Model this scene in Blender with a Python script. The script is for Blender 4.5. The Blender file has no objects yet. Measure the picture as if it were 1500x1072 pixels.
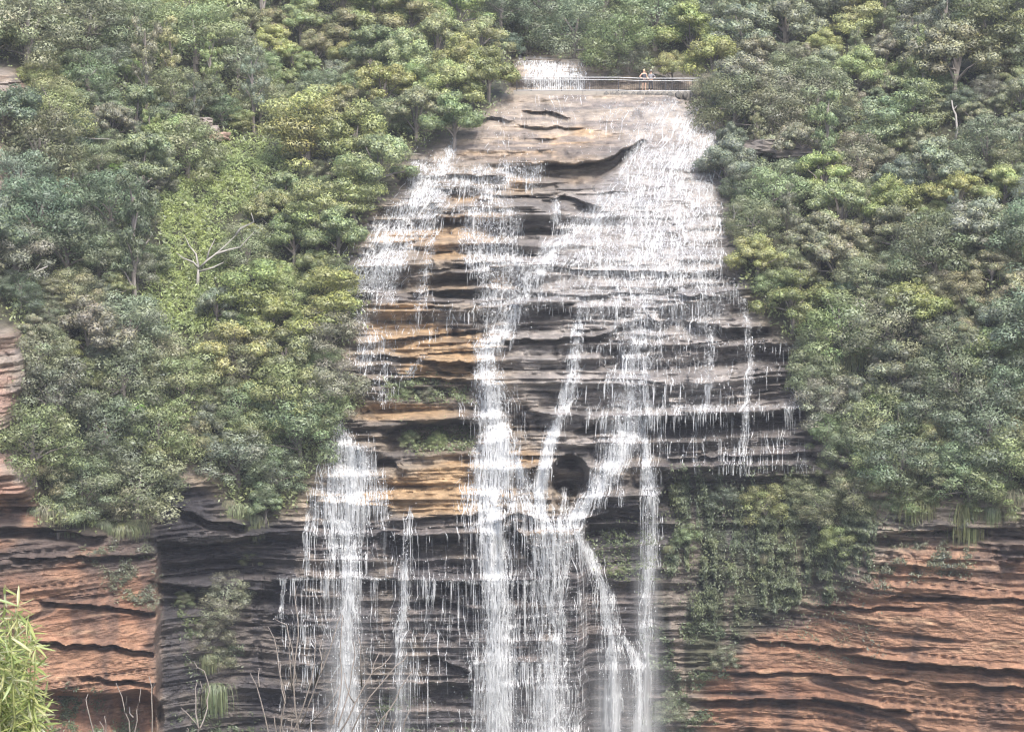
import bpy, bmesh, math, random
import numpy as np
from mathutils import Vector, Matrix

R = math.radians
rng = np.random.default_rng(11)
random.seed(5)
S = bpy.context.scene
COL = S.collection

# ------------------------------------------------------------------ camera, sky, sun, exposure
F, CU, CV, PITCH = 4136.0, 750.0, 536.0, R(8.0)
cam = bpy.data.cameras.new('camera')
cam.sensor_width = 36.0
cam.lens = 36.0 * F / 1500.0
cam.clip_start = 0.5
cam.clip_end = 3000
cam_o = bpy.data.objects.new('camera', cam)
cam_o.rotation_euler = (R(90) - PITCH, 0, 0)
COL.objects.link(cam_o)
S.camera = cam_o

SUN_EL, SUN_AZ = R(52), R(160)          # azimuth measured from +Y (away from the camera) towards +X
W = bpy.data.worlds.new('World')
S.world = W
W.use_nodes = True
wn = W.node_tree
bg = wn.nodes['Background']
sky = wn.nodes.new('ShaderNodeTexSky')
sky.sky_type = 'NISHITA'
sky.sun_disc = False
sky.sun_elevation = SUN_EL
sky.sun_rotation = SUN_AZ
sky.air_density = 1.0
sky.dust_density = 4.0
sky.ozone_density = 1.0
wn.links.new(sky.outputs[0], bg.inputs['Color'])
bg.inputs['Strength'].default_value = 0.15

sun = bpy.data.lights.new('sun', 'SUN')
sun.energy = 1.8
sun.angle = R(8)
sun.color = (1.0, 0.96, 0.89)
sun_o = bpy.data.objects.new('sun', sun)
sd = Vector((math.cos(SUN_EL) * math.sin(SUN_AZ), math.cos(SUN_EL) * math.cos(SUN_AZ), math.sin(SUN_EL)))
sun_o.rotation_euler = sd.to_track_quat('Z', 'Y').to_euler()
COL.objects.link(sun_o)

S.view_settings.view_transform = 'Standard'
S.view_settings.look = 'None'
S.view_settings.gamma = 1.0
S.view_settings.use_curve_mapping = False
S.view_settings.exposure = 1.2
S.cycles.use_denoising = True
S.cycles.filter_width = 1.15
S.cycles.max_bounces = 6
S.cycles.transparent_max_bounces = 16
S.cycles.volume_bounces = 0

HAZE = 0.0002
# ------------------------------------------------------------------ helpers
CP, SP = math.cos(PITCH), math.sin(PITCH)


def ray(u, v):
    a = (np.asarray(u, float) - CU) / F
    b = (CV - np.asarray(v, float)) / F
    dy = CP + b * SP
    dz = -SP + b * CP
    return a / dy, dz / dy


def pt(u, v, y):
    kx, kz = ray(u, v)
    return np.stack(np.broadcast_arrays(kx * y, y, kz * y), -1)


def vec(u, v, y):
    return Vector(pt(u, v, y).tolist())


_lat = rng.random((256, 256)).astype(np.float32)


def noise(x, y, seed=0):
    x = np.asarray(x, np.float32) + seed * 37.13
    y = np.asarray(y, np.float32) + seed * 17.71
    xi = np.floor(x).astype(np.int64)
    yi = np.floor(y).astype(np.int64)
    fx = x - xi
    fy = y - yi
    fx = fx * fx * (3 - 2 * fx)
    fy = fy * fy * (3 - 2 * fy)
    a = _lat[yi & 255, xi & 255]
    b = _lat[yi & 255, (xi + 1) & 255]
    c = _lat[(yi + 1) & 255, xi & 255]
    d = _lat[(yi + 1) & 255, (xi + 1) & 255]
    return (a + (b - a) * fx) * (1 - fy) + (c + (d - c) * fx) * fy


def fbm(x, y, seed=0, o=4):
    s, a, t = 0, 0.5, 0
    for k in range(o):
        s = s + a * noise(x * 2 ** k, y * 2 ** k, seed + k * 3)
        t += a
        a *= 0.55
    return s / t


def sstep(a, b, x):
    t = np.clip((x - a) / (b - a), 0, 1)
    return t * t * (3 - 2 * t)


def new_mesh(name, V, faces_flat, nper, smooth=True):
    """mesh from numpy arrays: V (n,3), faces (m,nper)"""
    me = bpy.data.meshes.new(name)
    V = np.ascontiguousarray(V, np.float32)
    Fa = np.ascontiguousarray(faces_flat, np.int32)
    m = len(Fa)
    me.vertices.add(len(V))
    me.vertices.foreach_set('co', V.ravel())
    me.loops.add(m * nper)
    me.loops.foreach_set('vertex_index', Fa.ravel())
    me.polygons.add(m)
    me.polygons.foreach_set('loop_start', np.arange(0, m * nper, nper, dtype=np.int32))
    me.update(calc_edges=True)
    me.polygons.foreach_set('use_smooth', np.full(m, smooth, bool))
    return me


def add_attr(me, name, data, kind='FLOAT', dom='POINT'):
    a = me.attributes.new(name, kind, dom)
    if kind == 'FLOAT':
        a.data.foreach_set('value', np.ascontiguousarray(data, np.float32).ravel())
    elif kind == 'FLOAT_COLOR':
        d = np.ones((len(data), 4), np.float32)
        d[:, :3] = data
        a.data.foreach_set('color', d.ravel())
    elif kind == 'FLOAT2':
        a.data.foreach_set('vector', np.ascontiguousarray(data, np.float32).ravel())


def link(name, me, mat=None, parent=None):
    o = bpy.data.objects.new(name, me)
    COL.objects.link(o)
    if mat is not None and me is not None and len(me.materials) == 0:
        me.materials.append(mat)
    if parent is not None:
        o.parent = parent
    return o


def tag(o, label=None, cat=None, group=None, kind=None):
    if label:
        o['label'] = label
    if cat:
        o['category'] = cat
    if group:
        o['group'] = group
    if kind:
        o['kind'] = kind
    return o


def empty(name, loc, label, cat, group=None, rz=0.0):
    o = bpy.data.objects.new(name, None)
    COL.objects.link(o)
    o.location = loc
    o.rotation_euler = (0, 0, rz)
    o.empty_display_size = 0.2
    return tag(o, label, cat, group)


class MB:
    """collects small meshes (python lists) to link as one object"""

    def __init__(s):
        s.v, s.f = [], []

    def tube(s, pts, rads, n=5):
        base = len(s.v)
        P = [Vector(p) for p in pts]
        up = Vector((0.13, 0.31, 0.94))
        for i, p in enumerate(P):
            d = (P[min(i + 1, len(P) - 1)] - P[max(i - 1, 0)]).normalized()
            a = d.cross(up)
            if a.length < 1e-3:
                a = d.cross(Vector((1, 0, 0)))
            a.normalize()
            b = d.cross(a)
            for k in range(n):
                t = 2 * math.pi * k / n
                s.v.append(p + (a * math.cos(t) + b * math.sin(t)) * rads[i])
        for i in range(len(P) - 1):
            for k in range(n):
                k2 = (k + 1) % n
                s.f.append((base + i * n + k, base + i * n + k2, base + (i + 1) * n + k2, base + (i + 1) * n + k))
        s.f.append(tuple(base + k for k in range(n))[::-1])
        s.f.append(tuple(base + (len(P) - 1) * n + k for k in range(n)))

    def box(s, c, sx, sy, sz):
        b = len(s.v)
        for dz in (-1, 1):
            for dx, dy in ((-1, -1), (1, -1), (1, 1), (-1, 1)):
                s.v.append(Vector((c[0] + dx * sx / 2, c[1] + dy * sy / 2, c[2] + dz * sz / 2)))
        for q in ((3, 2, 1, 0), (4, 5, 6, 7), (0, 1, 5, 4), (1, 2, 6, 5), (2, 3, 7, 6), (3, 0, 4, 7)):
            s.f.append(tuple(b + i for i in q))

    def mesh(s, name, smooth=False):
        me = bpy.data.meshes.new(name)
        me.from_pydata([tuple(p) for p in s.v], [], s.f)
        me.update()
        if smooth:
            me.polygons.foreach_set('use_smooth', [True] * len(me.polygons))
        return me

    def build(s, name, mat, parent=None, smooth=False):
        return link(name, s.mesh(name, smooth), mat, parent)


# ------------------------------------------------------------------ materials
def mat_new(name):
    m = bpy.data.materials.new(name)
    m.use_nodes = True
    nt = m.node_tree
    nt.nodes.clear()
    out = nt.nodes.new('ShaderNodeOutputMaterial')
    return m, nt, out


def N(nt, t, **kw):
    n = nt.nodes.new(t)
    for k, v in kw.items():
        if k in n.inputs:
            n.inputs[k].default_value = v
        else:
            setattr(n, k, v)
    return n


def simple(name, col, rough=0.7, metal=0.0, var=0.15, scale=8.0, bump=0.0):
    m, nt, out = mat_new(name)
    p = N(nt, 'ShaderNodeBsdfPrincipled', Roughness=rough, Metallic=metal)
    tc = N(nt, 'ShaderNodeTexCoord')
    nz = N(nt, 'ShaderNodeTexNoise', Scale=scale, Detail=4.0)
    nt.links.new(tc.outputs['Object'], nz.inputs['Vector'])
    mx = N(nt, 'ShaderNodeMix', data_type='RGBA')
    mx.inputs[6].default_value = tuple(c * (1 - var) for c in col) + (1,)
    mx.inputs[7].default_value = tuple(min(1, c * (1 + var)) for c in col) + (1,)
    nt.links.new(nz.outputs[0], mx.inputs[0])
    nt.links.new(mx.outputs[2], p.inputs['Base Color'])
    if bump:
        b = N(nt, 'ShaderNodeBump', Strength=bump, Distance=0.05)
        nt.links.new(nz.outputs[0], b.inputs['Height'])
        nt.links.new(b.outputs[0], p.inputs['Normal'])
    nt.links.new(p.outputs[0], out.inputs[0])
    return m


def rock_material():
    m, nt, out = mat_new('sandstone')
    p = N(nt, 'ShaderNodeBsdfPrincipled', Roughness=0.62)
    at = N(nt, 'ShaderNodeAttribute', attribute_name='rock')
    wet = N(nt, 'ShaderNodeAttribute', attribute_name='wet')
    tc = N(nt, 'ShaderNodeTexCoord')
    mp = N(nt, 'ShaderNodeMapping')
    mp.inputs['Scale'].default_value = (0.7, 0.7, 3.4)
    nt.links.new(tc.outputs['Object'], mp.inputs['Vector'])
    nz = N(nt, 'ShaderNodeTexNoise', Scale=1.6, Detail=9.0, Roughness=0.68)
    nt.links.new(mp.outputs[0], nz.inputs['Vector'])
    nz2 = N(nt, 'ShaderNodeTexNoise', Scale=5.0, Detail=5.0, Roughness=0.7)
    nt.links.new(tc.outputs['Object'], nz2.inputs['Vector'])
    r = N(nt, 'ShaderNodeMapRange')
    r.inputs['From Min'].default_value = 0.3
    r.inputs['From Max'].default_value = 0.7
    r.inputs['To Min'].default_value = 0.6
    r.inputs['To Max'].default_value = 1.35
    nt.links.new(nz.outputs[0], r.inputs['Value'])
    mul = N(nt, 'ShaderNodeVectorMath', operation='SCALE')
    nt.links.new(at.outputs['Color'], mul.inputs[0])
    nt.links.new(r.outputs[0], mul.inputs['Scale'])
    nt.links.new(mul.outputs[0], p.inputs['Base Color'])
    rr = N(nt, 'ShaderNodeMapRange')
    rr.inputs['To Min'].default_value = 0.8
    rr.inputs['To Max'].default_value = 0.32
    nt.links.new(wet.outputs['Fac'], rr.inputs['Value'])
    nt.links.new(rr.outputs[0], p.inputs['Roughness'])
    ad = N(nt, 'ShaderNodeMath', operation='ADD')
    nt.links.new(nz.outputs[0], ad.inputs[0])
    nt.links.new(nz2.outputs[0], ad.inputs[1])
    b = N(nt, 'ShaderNodeBump', Strength=0.9, Distance=0.3)
    nt.links.new(ad.outputs[0], b.inputs['Height'])
    nt.links.new(b.outputs[0], p.inputs['Normal'])
    nt.links.new(p.outputs[0], out.inputs[0])
    return m


def leaf_material(name, trans=0.25, tint=(1, 1, 1)):
    """leaf colour = object colour x a leaf-to-leaf variation stored on the mesh"""
    m, nt, out = mat_new(name)
    oi = N(nt, 'ShaderNodeObjectInfo')
    at = N(nt, 'ShaderNodeAttribute', attribute_name='leafvar')
    mul = N(nt, 'ShaderNodeMix', data_type='RGBA', blend_type='MULTIPLY')
    mul.inputs[0].default_value = 1.0
    nt.links.new(oi.outputs['Color'], mul.inputs[6])
    nt.links.new(at.outputs['Color'], mul.inputs[7])
    d = N(nt, 'ShaderNodeBsdfDiffuse')
    t = N(nt, 'ShaderNodeBsdfTranslucent')
    g = N(nt, 'ShaderNodeBsdfGlossy', Roughness=0.45)
    g.inputs['Color'].default_value = (0.8, 0.85, 0.9, 1)
    nt.links.new(mul.outputs[2], d.inputs['Color'])
    nt.links.new(mul.outputs[2], t.inputs['Color'])
    mx = N(nt, 'ShaderNodeMixShader')
    mx.inputs[0].default_value = trans
    nt.links.new(d.outputs[0], mx.inputs[1])
    nt.links.new(t.outputs[0], mx.inputs[2])
    mg = N(nt, 'ShaderNodeMixShader')
    mg.inputs[0].default_value = 0.045
    nt.links.new(mx.outputs[0], mg.inputs[1])
    nt.links.new(g.outputs[0], mg.inputs[2])
    nt.links.new(mg.outputs[0], out.inputs[0])
    return m


def water_material(name, film=False):
    m, nt, out = mat_new(name)
    d = N(nt, 'ShaderNodeBsdfDiffuse')
    d.inputs['Color'].default_value = (0.66, 0.68, 0.70, 1)
    t = N(nt, 'ShaderNodeBsdfTranslucent')
    t.inputs['Color'].default_value = (0.66, 0.68, 0.70, 1)
    mx = N(nt, 'ShaderNodeMixShader')
    mx.inputs[0].default_value = 0.18
    nt.links.new(d.outputs[0], mx.inputs[1])
    nt.links.new(t.outputs[0], mx.inputs[2])
    if not film:
        nt.links.new(mx.outputs[0], out.inputs[0])
        return m
    at = N(nt, 'ShaderNodeAttribute', attribute_name='cover')
    uv = N(nt, 'ShaderNodeAttribute', attribute_name='flow')
    # lace: thin bright threads where a noise field crosses its middle value, at two sizes, thickening with cover
    acc = None
    for sc, det, wgt in ((1.0, 2.0, 1.0), (2.3, 3.0, 0.8)):
        nz = N(nt, 'ShaderNodeTexNoise', Scale=sc, Detail=det, Roughness=0.6, Distortion=0.6)
        nt.links.new(uv.outputs['Vector'], nz.inputs['Vector'])
        a1 = N(nt, 'ShaderNodeMath', operation='SUBTRACT')
        a1.inputs[1].default_value = 0.5
        nt.links.new(nz.outputs[0], a1.inputs[0])
        a2 = N(nt, 'ShaderNodeMath', operation='ABSOLUTE')
        nt.links.new(a1.outputs[0], a2.inputs[0])
        a3 = N(nt, 'ShaderNodeMath', operation='MULTIPLY_ADD')       # 1 - k |n - .5|
        a3.inputs[1].default_value = -15.0 * wgt
        a3.inputs[2].default_value = 1.0 * wgt
        nt.links.new(a2.outputs[0], a3.inputs[0])
        if acc is None:
            acc = a3
        else:
            mxx = N(nt, 'ShaderNodeMath', operation='MAXIMUM')
            nt.links.new(acc.outputs[0], mxx.inputs[0])
            nt.links.new(a3.outputs[0], mxx.inputs[1])
            acc = mxx
    ca = N(nt, 'ShaderNodeMath', operation='MULTIPLY_ADD')
    ca.inputs[1].default_value = 1.4
    ca.inputs[2].default_value = -1.05
    nt.links.new(at.outputs['Fac'], ca.inputs[0])
    ad = N(nt, 'ShaderNodeMath', operation='ADD')
    nt.links.new(ca.outputs[0], ad.inputs[0])
    nt.links.new(acc.outputs[0], ad.inputs[1])
    mr = N(nt, 'ShaderNodeMapRange', interpolation_type='SMOOTHSTEP')
    mr.inputs['From Min'].default_value = 0.0
    mr.inputs['From Max'].default_value = 0.75
    mr.inputs['To Max'].default_value = 0.92
    nt.links.new(ad.outputs[0], mr.inputs['Value'])
    ms = N(nt, 'ShaderNodeAttribute', attribute_name='mist')
    nm = N(nt, 'ShaderNodeTexNoise', Scale=0.6, Detail=2.0)
    nt.links.new(uv.outputs['Vector'], nm.inputs['Vector'])
    m1 = N(nt, 'ShaderNodeMath', operation='MULTIPLY')
    nt.links.new(ms.outputs['Fac'], m1.inputs[0])
    nt.links.new(nm.outputs[0], m1.inputs[1])
    m2_ = N(nt, 'ShaderNodeMath', operation='SUBTRACT')
    m2_.inputs[0].default_value = 1.0
    nt.links.new(mr.outputs[0], m2_.inputs[1])
    m3 = N(nt, 'ShaderNodeMath', operation='MULTIPLY_ADD', use_clamp=True)      # a + (1 - a) * mist
    nt.links.new(m1.outputs[0], m3.inputs[0])
    nt.links.new(m2_.outputs[0], m3.inputs[1])
    nt.links.new(mr.outputs[0], m3.inputs[2])
    mr = m3
    tr = N(nt, 'ShaderNodeBsdfTransparent')
    m2 = N(nt, 'ShaderNodeMixShader')
    nt.links.new(mr.outputs[0], m2.inputs[0])
    nt.links.new(tr.outputs[0], m2.inputs[1])
    nt.links.new(mx.outputs[0], m2.inputs[2])
    nt.links.new(m2.outputs[0], out.inputs[0])
    return m


M_ROCK = rock_material()
M_LEAF = leaf_material('foliage', 0.3)
M_FERN = leaf_material('fern_frond', 0.4)
M_WATER = water_material('white_water')
M_FILM = water_material('water_film', True)
M_BARK = simple('grey_bark', (0.2, 0.18, 0.165), 0.85, scale=3)
M_PALE = simple('bleached_wood', (0.32, 0.305, 0.285), 0.8, scale=3)
M_STEEL = simple('galvanised_steel', (0.4, 0.41, 0.42), 0.4, 0.3, 0.08)
M_DARKSTEEL = simple('dark_steel', (0.06, 0.06, 0.065), 0.5, 0.2, 0.1)
M_SKIN = simple('skin', (0.55, 0.36, 0.27), 0.6, 0, 0.05)
M_TWIG = simple('dry_twig', (0.2, 0.175, 0.155), 0.85, scale=20)
M_SOIL = simple('forest_soil', (0.045, 0.05, 0.025), 0.95, var=0.4, scale=0.4, bump=0.4)

# ------------------------------------------------------------------ shape of the land: depth behind every direction of view
DU, DV = 2.0, 1.7
GU = np.arange(-230, 1731, DU)
GV = np.arange(-170, 1245, DV)
UU, VV = np.meshgrid(GU, GV)

CTRL = [  # u, v, distance
    (-230, -170, 245), (150, -170, 262), (500, -170, 272), (760, -170, 283), (1000, -170, 283), (1300, -170, 268), (1730, -170, 252),
    (-230, 200, 212), (0, 0, 236), (250, 0, 250), (480, 0, 258), (650, 0, 262), (800, 0, 268), (950, 0, 268), (1150, 0, 258), (1400, 0, 248), (1700, 0, 238),
    (0, 200, 216), (200, 200, 226), (400, 200, 232), (560, 190, 231), (700, 150, 233), (800, 140, 234), (950, 140, 234.5), (1050, 150, 236), (1200, 200, 232), (1450, 200, 226), (1700, 200, 220),
    (700, 235, 223), (850, 235, 223), (960, 210, 226), (1040, 240, 225),
    (0, 400, 203), (200, 400, 211), (400, 400, 216), (500, 380, 213), (600, 400, 211.5), (750, 400, 212), (900, 400, 212.5), (1060, 400, 213), (1150, 400, 217), (1350, 400, 212), (1700, 400, 206),
    (-230, 560, 196), (100, 600, 200), (300, 600, 205), (450, 600, 206), (600, 600, 205.5), (750, 600, 206), (900, 600, 205.5), (1080, 600, 206), (1200, 600, 208), (1400, 600, 203), (1700, 600, 199),
    (-230, 760, 190), (100, 760, 195), (280, 760, 201), (450, 760, 202), (600, 750, 202), (800, 760, 201.5), (950, 760, 202.5), (1150, 760, 203), (1300, 760, 200), (1700, 760, 193),
    (-230, 1245, 190), (200, 1245, 195), (330, 1245, 201), (600, 1245, 202.5), (800, 1245, 202.5), (1000, 1245, 203.5), (1300, 1245, 200), (1700, 1245, 194),
    (100, 1000, 194.5), (330, 1000, 200.5), (600, 1000, 202), (800, 1000, 202), (1000, 1000, 203), (1300, 1000, 199.5), (1700, 1000, 193),
]


def tps(ctrl, uu, vv):
    c = np.array(ctrl, float)
    P = c[:, :2] / 500.0

    def k(d2):
        return np.where(d2 > 1e-12, 0.5 * d2 * np.log(d2 + 1e-12), 0)
    n = len(P)
    d2 = ((P[:, None] - P[None]) ** 2).sum(-1)
    A = np.zeros((n + 3, n + 3))
    A[:n, :n] = k(d2) + np.eye(n) * 2e-3
    A[:n, n] = 1
    A[:n, n + 1:] = P
    A[n:, :n] = A[:n, n:].T
    w = np.linalg.solve(A, np.concatenate([c[:, 2], np.zeros(3)]))
    out = np.zeros(uu.shape)
    x, y = uu / 500.0, vv / 500.0
    for i in range(n):
        out += w[i] * k((x - P[i, 0]) ** 2 + (y - P[i, 1]) ** 2)
    return out + w[n] + w[n + 1] * x + w[n + 2] * y


def grid_sample(A, u, v, gu=GU, gv=GV):
    x = np.clip((np.asarray(u, float) - gu[0]) / (gu[1] - gu[0]), 0, len(gu) - 1.001)
    y = np.clip((np.asarray(v, float) - gv[0]) / (gv[1] - gv[0]), 0, len(gv) - 1.001)
    xi = x.astype(int)
    yi = y.astype(int)
    fx = x - xi
    fy = y - yi
    return (A[yi, xi] * (1 - fx) + A[yi, xi + 1] * fx) * (1 - fy) + (A[yi + 1, xi] * (1 - fx) + A[yi + 1, xi + 1] * fx) * fy


cu = np.arange(-230, 1741, 10.0)
cv = np.arange(-170, 1256, 10.0)
cuu, cvv = np.meshgrid(cu, cv)
BASE = grid_sample(tps(CTRL, cuu, cvv), UU, VV, cu, cv)


def poly_mask(poly, uu=UU, vv=VV):
    inside = np.zeros(uu.shape, bool)
    n = len(poly)
    for i in range(n):
        x1, y1 = poly[i]
        x2, y2 = poly[(i + 1) % n]
        if y1 == y2:
            continue
        c = ((y1 > vv) != (y2 > vv)) & (uu < (x2 - x1) * (vv - y1) / (y2 - y1) + x1)
        inside ^= c
    return inside


def blur(A, ru, rv, it=2):
    A = A.astype(np.float32)
    for _ in range(it):
        for ax, r in ((1, ru), (0, rv)):
            r = int(r)
            if r < 1:
                continue
            pad = [(0, 0), (0, 0)]
            pad[ax] = (r + 1, r)
            B = np.cumsum(np.pad(A, pad, mode='edge'), axis=ax, dtype=np.float64)
            n = A.shape[ax]
            if ax == 1:
                A = ((B[:, 2 * r + 1:2 * r + 1 + n] - B[:, :n]) / (2 * r + 1)).astype(np.float32)
            else:
                A = ((B[2 * r + 1:2 * r + 1 + n] - B[:n]) / (2 * r + 1)).astype(np.float32)
    return A


def soft(poly, px=8):
    return blur(poly_mask(poly), px / DU, px / DV)


def polyline_y(line, u):
    l = np.array(line, float)
    return np.interp(u, l[:, 0], l[:, 1])


VEG_L = [(-260, -180), (725, -180), (722, 0), (745, 55), (757, 95), (750, 130), (715, 168), (650, 203), (590, 238), (575, 285), (545, 300), (522, 350),
         (512, 400), (535, 440), (530, 480), (500, 520), (505, 560), (540, 588), (500, 620), (480, 670), (455, 715), (430, 745), (380, 770), (335, 750), (305, 690),
         (255, 680), (240, 745), (200, 780), (60, 775), (30, 660), (-260, 650)]
VEG_R = [(725, -180), (1760, -180), (1760, 745), (1380, 735), (1300, 725), (1270, 690), (1235, 650), (1190, 560), (1160, 510), (1110, 455), (1082, 400), (1072, 330),
         (1065, 270), (1042, 240), (1058, 190), (1020, 155), (1030, 120), (1000, 108), (870, 104), (850, 88), (800, 80), (755, 80), (745, 55), (722, 0)]
veg_l, veg_r = poly_mask(VEG_L), poly_mask(VEG_R)
veg = veg_l | veg_r
EDGE = [[(-80, 95), (26, 100), (40, 138), (10, 150), (4, 175), (-80, 180)], [(-80, 195), (10, 200), (14, 240), (9, 300), (-80, 310)],
        [(-80, 470), (28, 482), (42, 520), (40, 566), (24, 584), (14, 640), (-80, 650)], [(-80, 655), (30, 660), (44, 690), (48, 730), (-80, 735)]]
edge_rock = np.zeros(UU.shape, bool)
for e_ in EDGE:
    edge_rock |= poly_mask(e_)
veg &= ~edge_rock
ROCK = 1 - blur(veg, 5, 6)                       # 1 on bare rock

kx, kz = ray(UU, VV)
D = BASE.copy()
D -= 3.4 * blur(edge_rock, 4, 4)
# the corner where the red cliff on the far side of the dark gully stands forward
g = sstep(226, 236, UU + 6 * (noise(VV / 40, VV * 0, 3) - .5)) * sstep(770, 830, VV)
D += 3.2 * g * (1 - sstep(330, 480, UU))
# recessed wall right of the main fall
wl = polyline_y([(840, 800), (858, 758), (905, 742), (960, 735), (980, 700), (1260, 692), (1290, 770), (1400, 800)], UU)
D += 2.3 * sstep(0, 9, VV - wl) * sstep(845, 865, UU) * (1 - sstep(1180, 1290, UU))
# upper fall behind the railing, with its own creek platform
um = sstep(735, 752, UU) * (1 - sstep(1040, 1075, UU))
D += um * 11.5 * sstep(140, 131, VV) * (1 - 0.6 * sstep(84, 40, VV))
lipv = 85 + 2.5 * (noise(UU / 17, UU * 0, 9) - .5) + .0009 * (UU - 800) ** 2
face = um * sstep(-1.5, 1.0, VV - lipv) * sstep(137, 132, VV)
D = D * (1 - face) + (246.3 - 0.02 * (VV - 84) + 0.5 * noise(UU / 9, VV / 30, 12)) * face

X = kx * D
Z = kz * D
# ---- sandstone beds
TAN = np.zeros(UU.shape)
BED = np.zeros(UU.shape)


def strata(thick, amp, seed, warp, wx, tread, cell):
    global BED
    r = np.random.default_rng(seed)
    s = -(Z - 0.012 * X) + warp * (fbm(X / wx, Z / (wx * 0.5), seed, 3) - 0.5) + 0.15 * thick * (noise(X / 1.7, Z / 0.9, seed + 5) - .5)
    edges = np.cumsum(thick * r.uniform(0.45, 1.7, 400)) - 8
    i = np.clip(np.searchsorted(edges, s.ravel()).reshape(s.shape), 1, 398)
    t = (s - edges[i - 1]) / (edges[i] - edges[i - 1])      # 0 top of bed, 1 its foot
    ts = r.uniform(tread[0], tread[1], 400)[i]
    a = r.uniform(0.35, 1.3, 400)[i] * (edges[i] - edges[i - 1]) / thick
    ph = r.uniform(0, 50, 400)[i]
    lat = 0.15 + 1.25 * sstep(0.3, 0.7, noise(X / cell + ph, i * 3.7, seed))
    q = (X + 0.5 * thick * (noise(X / 3, Z / 0.4, seed + 8) - .5)) / (cell * 0.32) + ph * 7    # jointed blocks
    qi = np.floor(q)
    qf = q - qi
    h0 = _lat[i & 255, (qi.astype(int)) & 255]
    h1 = _lat[i & 255, (qi.astype(int) + 1) & 255]
    lat = lat + 1.1 * (h0 + (h1 - h0) * sstep(0.86, 1.0, qf)) - 0.1
    f = np.where(t < ts, 0.5 - t / ts, -0.5 + ((t - ts) / (1 - ts)) ** 1.6)
    under = np.where(t > ts, sstep(0.15, 0.5, (t - ts) / (1 - ts)) * 0.45, 0) * (1 - sstep(0.9, 1.0, t))
    BED = BED + (r.random(400)[i] - 0.5)
    return amp * a * lat * (f + under)


slope = np.clip((BASE - np.roll(BASE, -12, 0)) * 3, 0, 1)
slope[-13:] = slope[-14]
calm = 1 - 0.55 * soft([(560, 140), (1060, 120), (1060, 225), (930, 240), (740, 236), (640, 245), (590, 245)], 10)
right_calm = 1 - 0.6 * soft([(930, 140), (1060, 160), (1075, 400), (900, 460), (770, 430)], 12)
garden = soft([(985, 705), (1130, 700), (1270, 705), (1290, 760), (1255, 850), (1190, 880), (1120, 920), (1010, 900), (985, 830)], 14)
dz = (BASE * kz - np.roll(BASE * kz, 30, 0))
dyz = -(BASE - np.roll(BASE, 30, 0)) / np.minimum(dz, -0.3) * -1.0
dyz[:30] = dyz[30]
steep = 0.32 + 0.68 * np.clip(np.abs(dyz), 0, 1)
redz = np.clip(soft([(-260, 720), (110, 735), (228, 820), (230, 1260), (-260, 1260)], 6) + soft([(1740, 830), (1330, 850), (1240, 880), (1110, 930), (1040, 985), (1010, 1260), (1740, 1260)], 14), 0, 1)
am = ROCK * calm * right_calm * (1 - .6 * garden) * steep * (1 - .75 * face) * (1 - .6 * redz) * (1 - .5 * edge_rock)
low = sstep(740, 820, VV)
rel = strata(1.8, 1.4, 21, 1.8, 15, (0.12, 0.45), 5.0) * (1 - 0.35 * low)
rel = rel + strata(0.72, 0.66, 33, 0.9, 9, (0.15, 0.5), 2.4)
rel = rel + strata(0.3, 0.22, 47, 0.6, 7, (0.15, 0.5), 1.3)
smooth_red = soft([(60, 905), (225, 920), (228, 1015), (60, 1000)], 8) + soft([(1100, 960), (1300, 975), (1500, 1010), (1500, 1040), (1100, 1020)], 14) + soft([(1280, 900), (1500, 860), (1500, 960), (1300, 960)], 20)
rel *= 1 - 0.7 * np.clip(smooth_red, 0, 1)
D += am * rel + ROCK * (0.4 * (fbm(X / 1.5, Z / 0.8, 71, 4) - 0.5) + 0.32 * (abs(fbm(X / 0.9, Z / 0.3, 73, 3) - .5) - .1)) + (1 - ROCK) * 2.5 * (fbm(X / 9, Z / 6, 91, 3) - 0.5)
D += ROCK * 1.2 * (fbm(X / 7, Z / 5, 81, 3) - 0.5)


# cracks along the bedding and across it
crk = np.abs(fbm(X / 13 + 0.1 * Z, Z / 0.6, 75, 2) - 0.5)
CRACK = (1 - sstep(0.008, 0.03, crk)) * sstep(.45, .6, noise(X / 5, Z / 2, 76))
vcr = np.abs(fbm(X / 1.6, Z / 3.5, 77, 2) - 0.5)
CRACK = np.maximum(CRACK, (1 - sstep(0.005, 0.022, vcr)) * sstep(.58, .7, noise(X / 3.5, Z / 1.2, 78)) * (1 - redz)) * ROCK
crk2 = np.abs(fbm(X / 26 + 0.04 * Z, Z / 1.3, 79, 2) - 0.5)
CRACK = np.maximum(CRACK, redz * (1 - sstep(0.008, 0.028, crk2)) * sstep(.3, .5, noise(X / 8, Z / 2, 80)))
CRACK = np.clip(blur(CRACK, 1, 1, 1) * 1.5, 0, 1)
D += 0.42 * CRACK


# ---- individual overhangs: lip line, height of the hollow under it (px), depth (m)
def ledge(line, h, depth, bulge=0.5, end=12):
    global D
    l = np.array(line, float)
    u0, u1 = l[0, 0], l[-1, 0]
    y = np.interp(UU, l[:, 0], l[:, 1]) + 5 * (noise(UU / 14, UU * 0, int(u0)) - 0.5)
    hh = np.interp(UU, l[:, 0], l[:, 2]) if l.shape[1] > 2 else h
    m = sstep(u0 - end, u0 + end, UU) * (1 - sstep(u1 - end, u1 + end, UU))
    t = (VV - y) / np.maximum(hh, 1)
    hol = sstep(0.0, 0.12, t) * (1 - sstep(0.55, 1.05, t))
    nose = sstep(-0.9, -0.05, t) * (1 - sstep(-0.05, 0.08, t))
    D += m * (depth * hol - bulge * nose)


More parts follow.
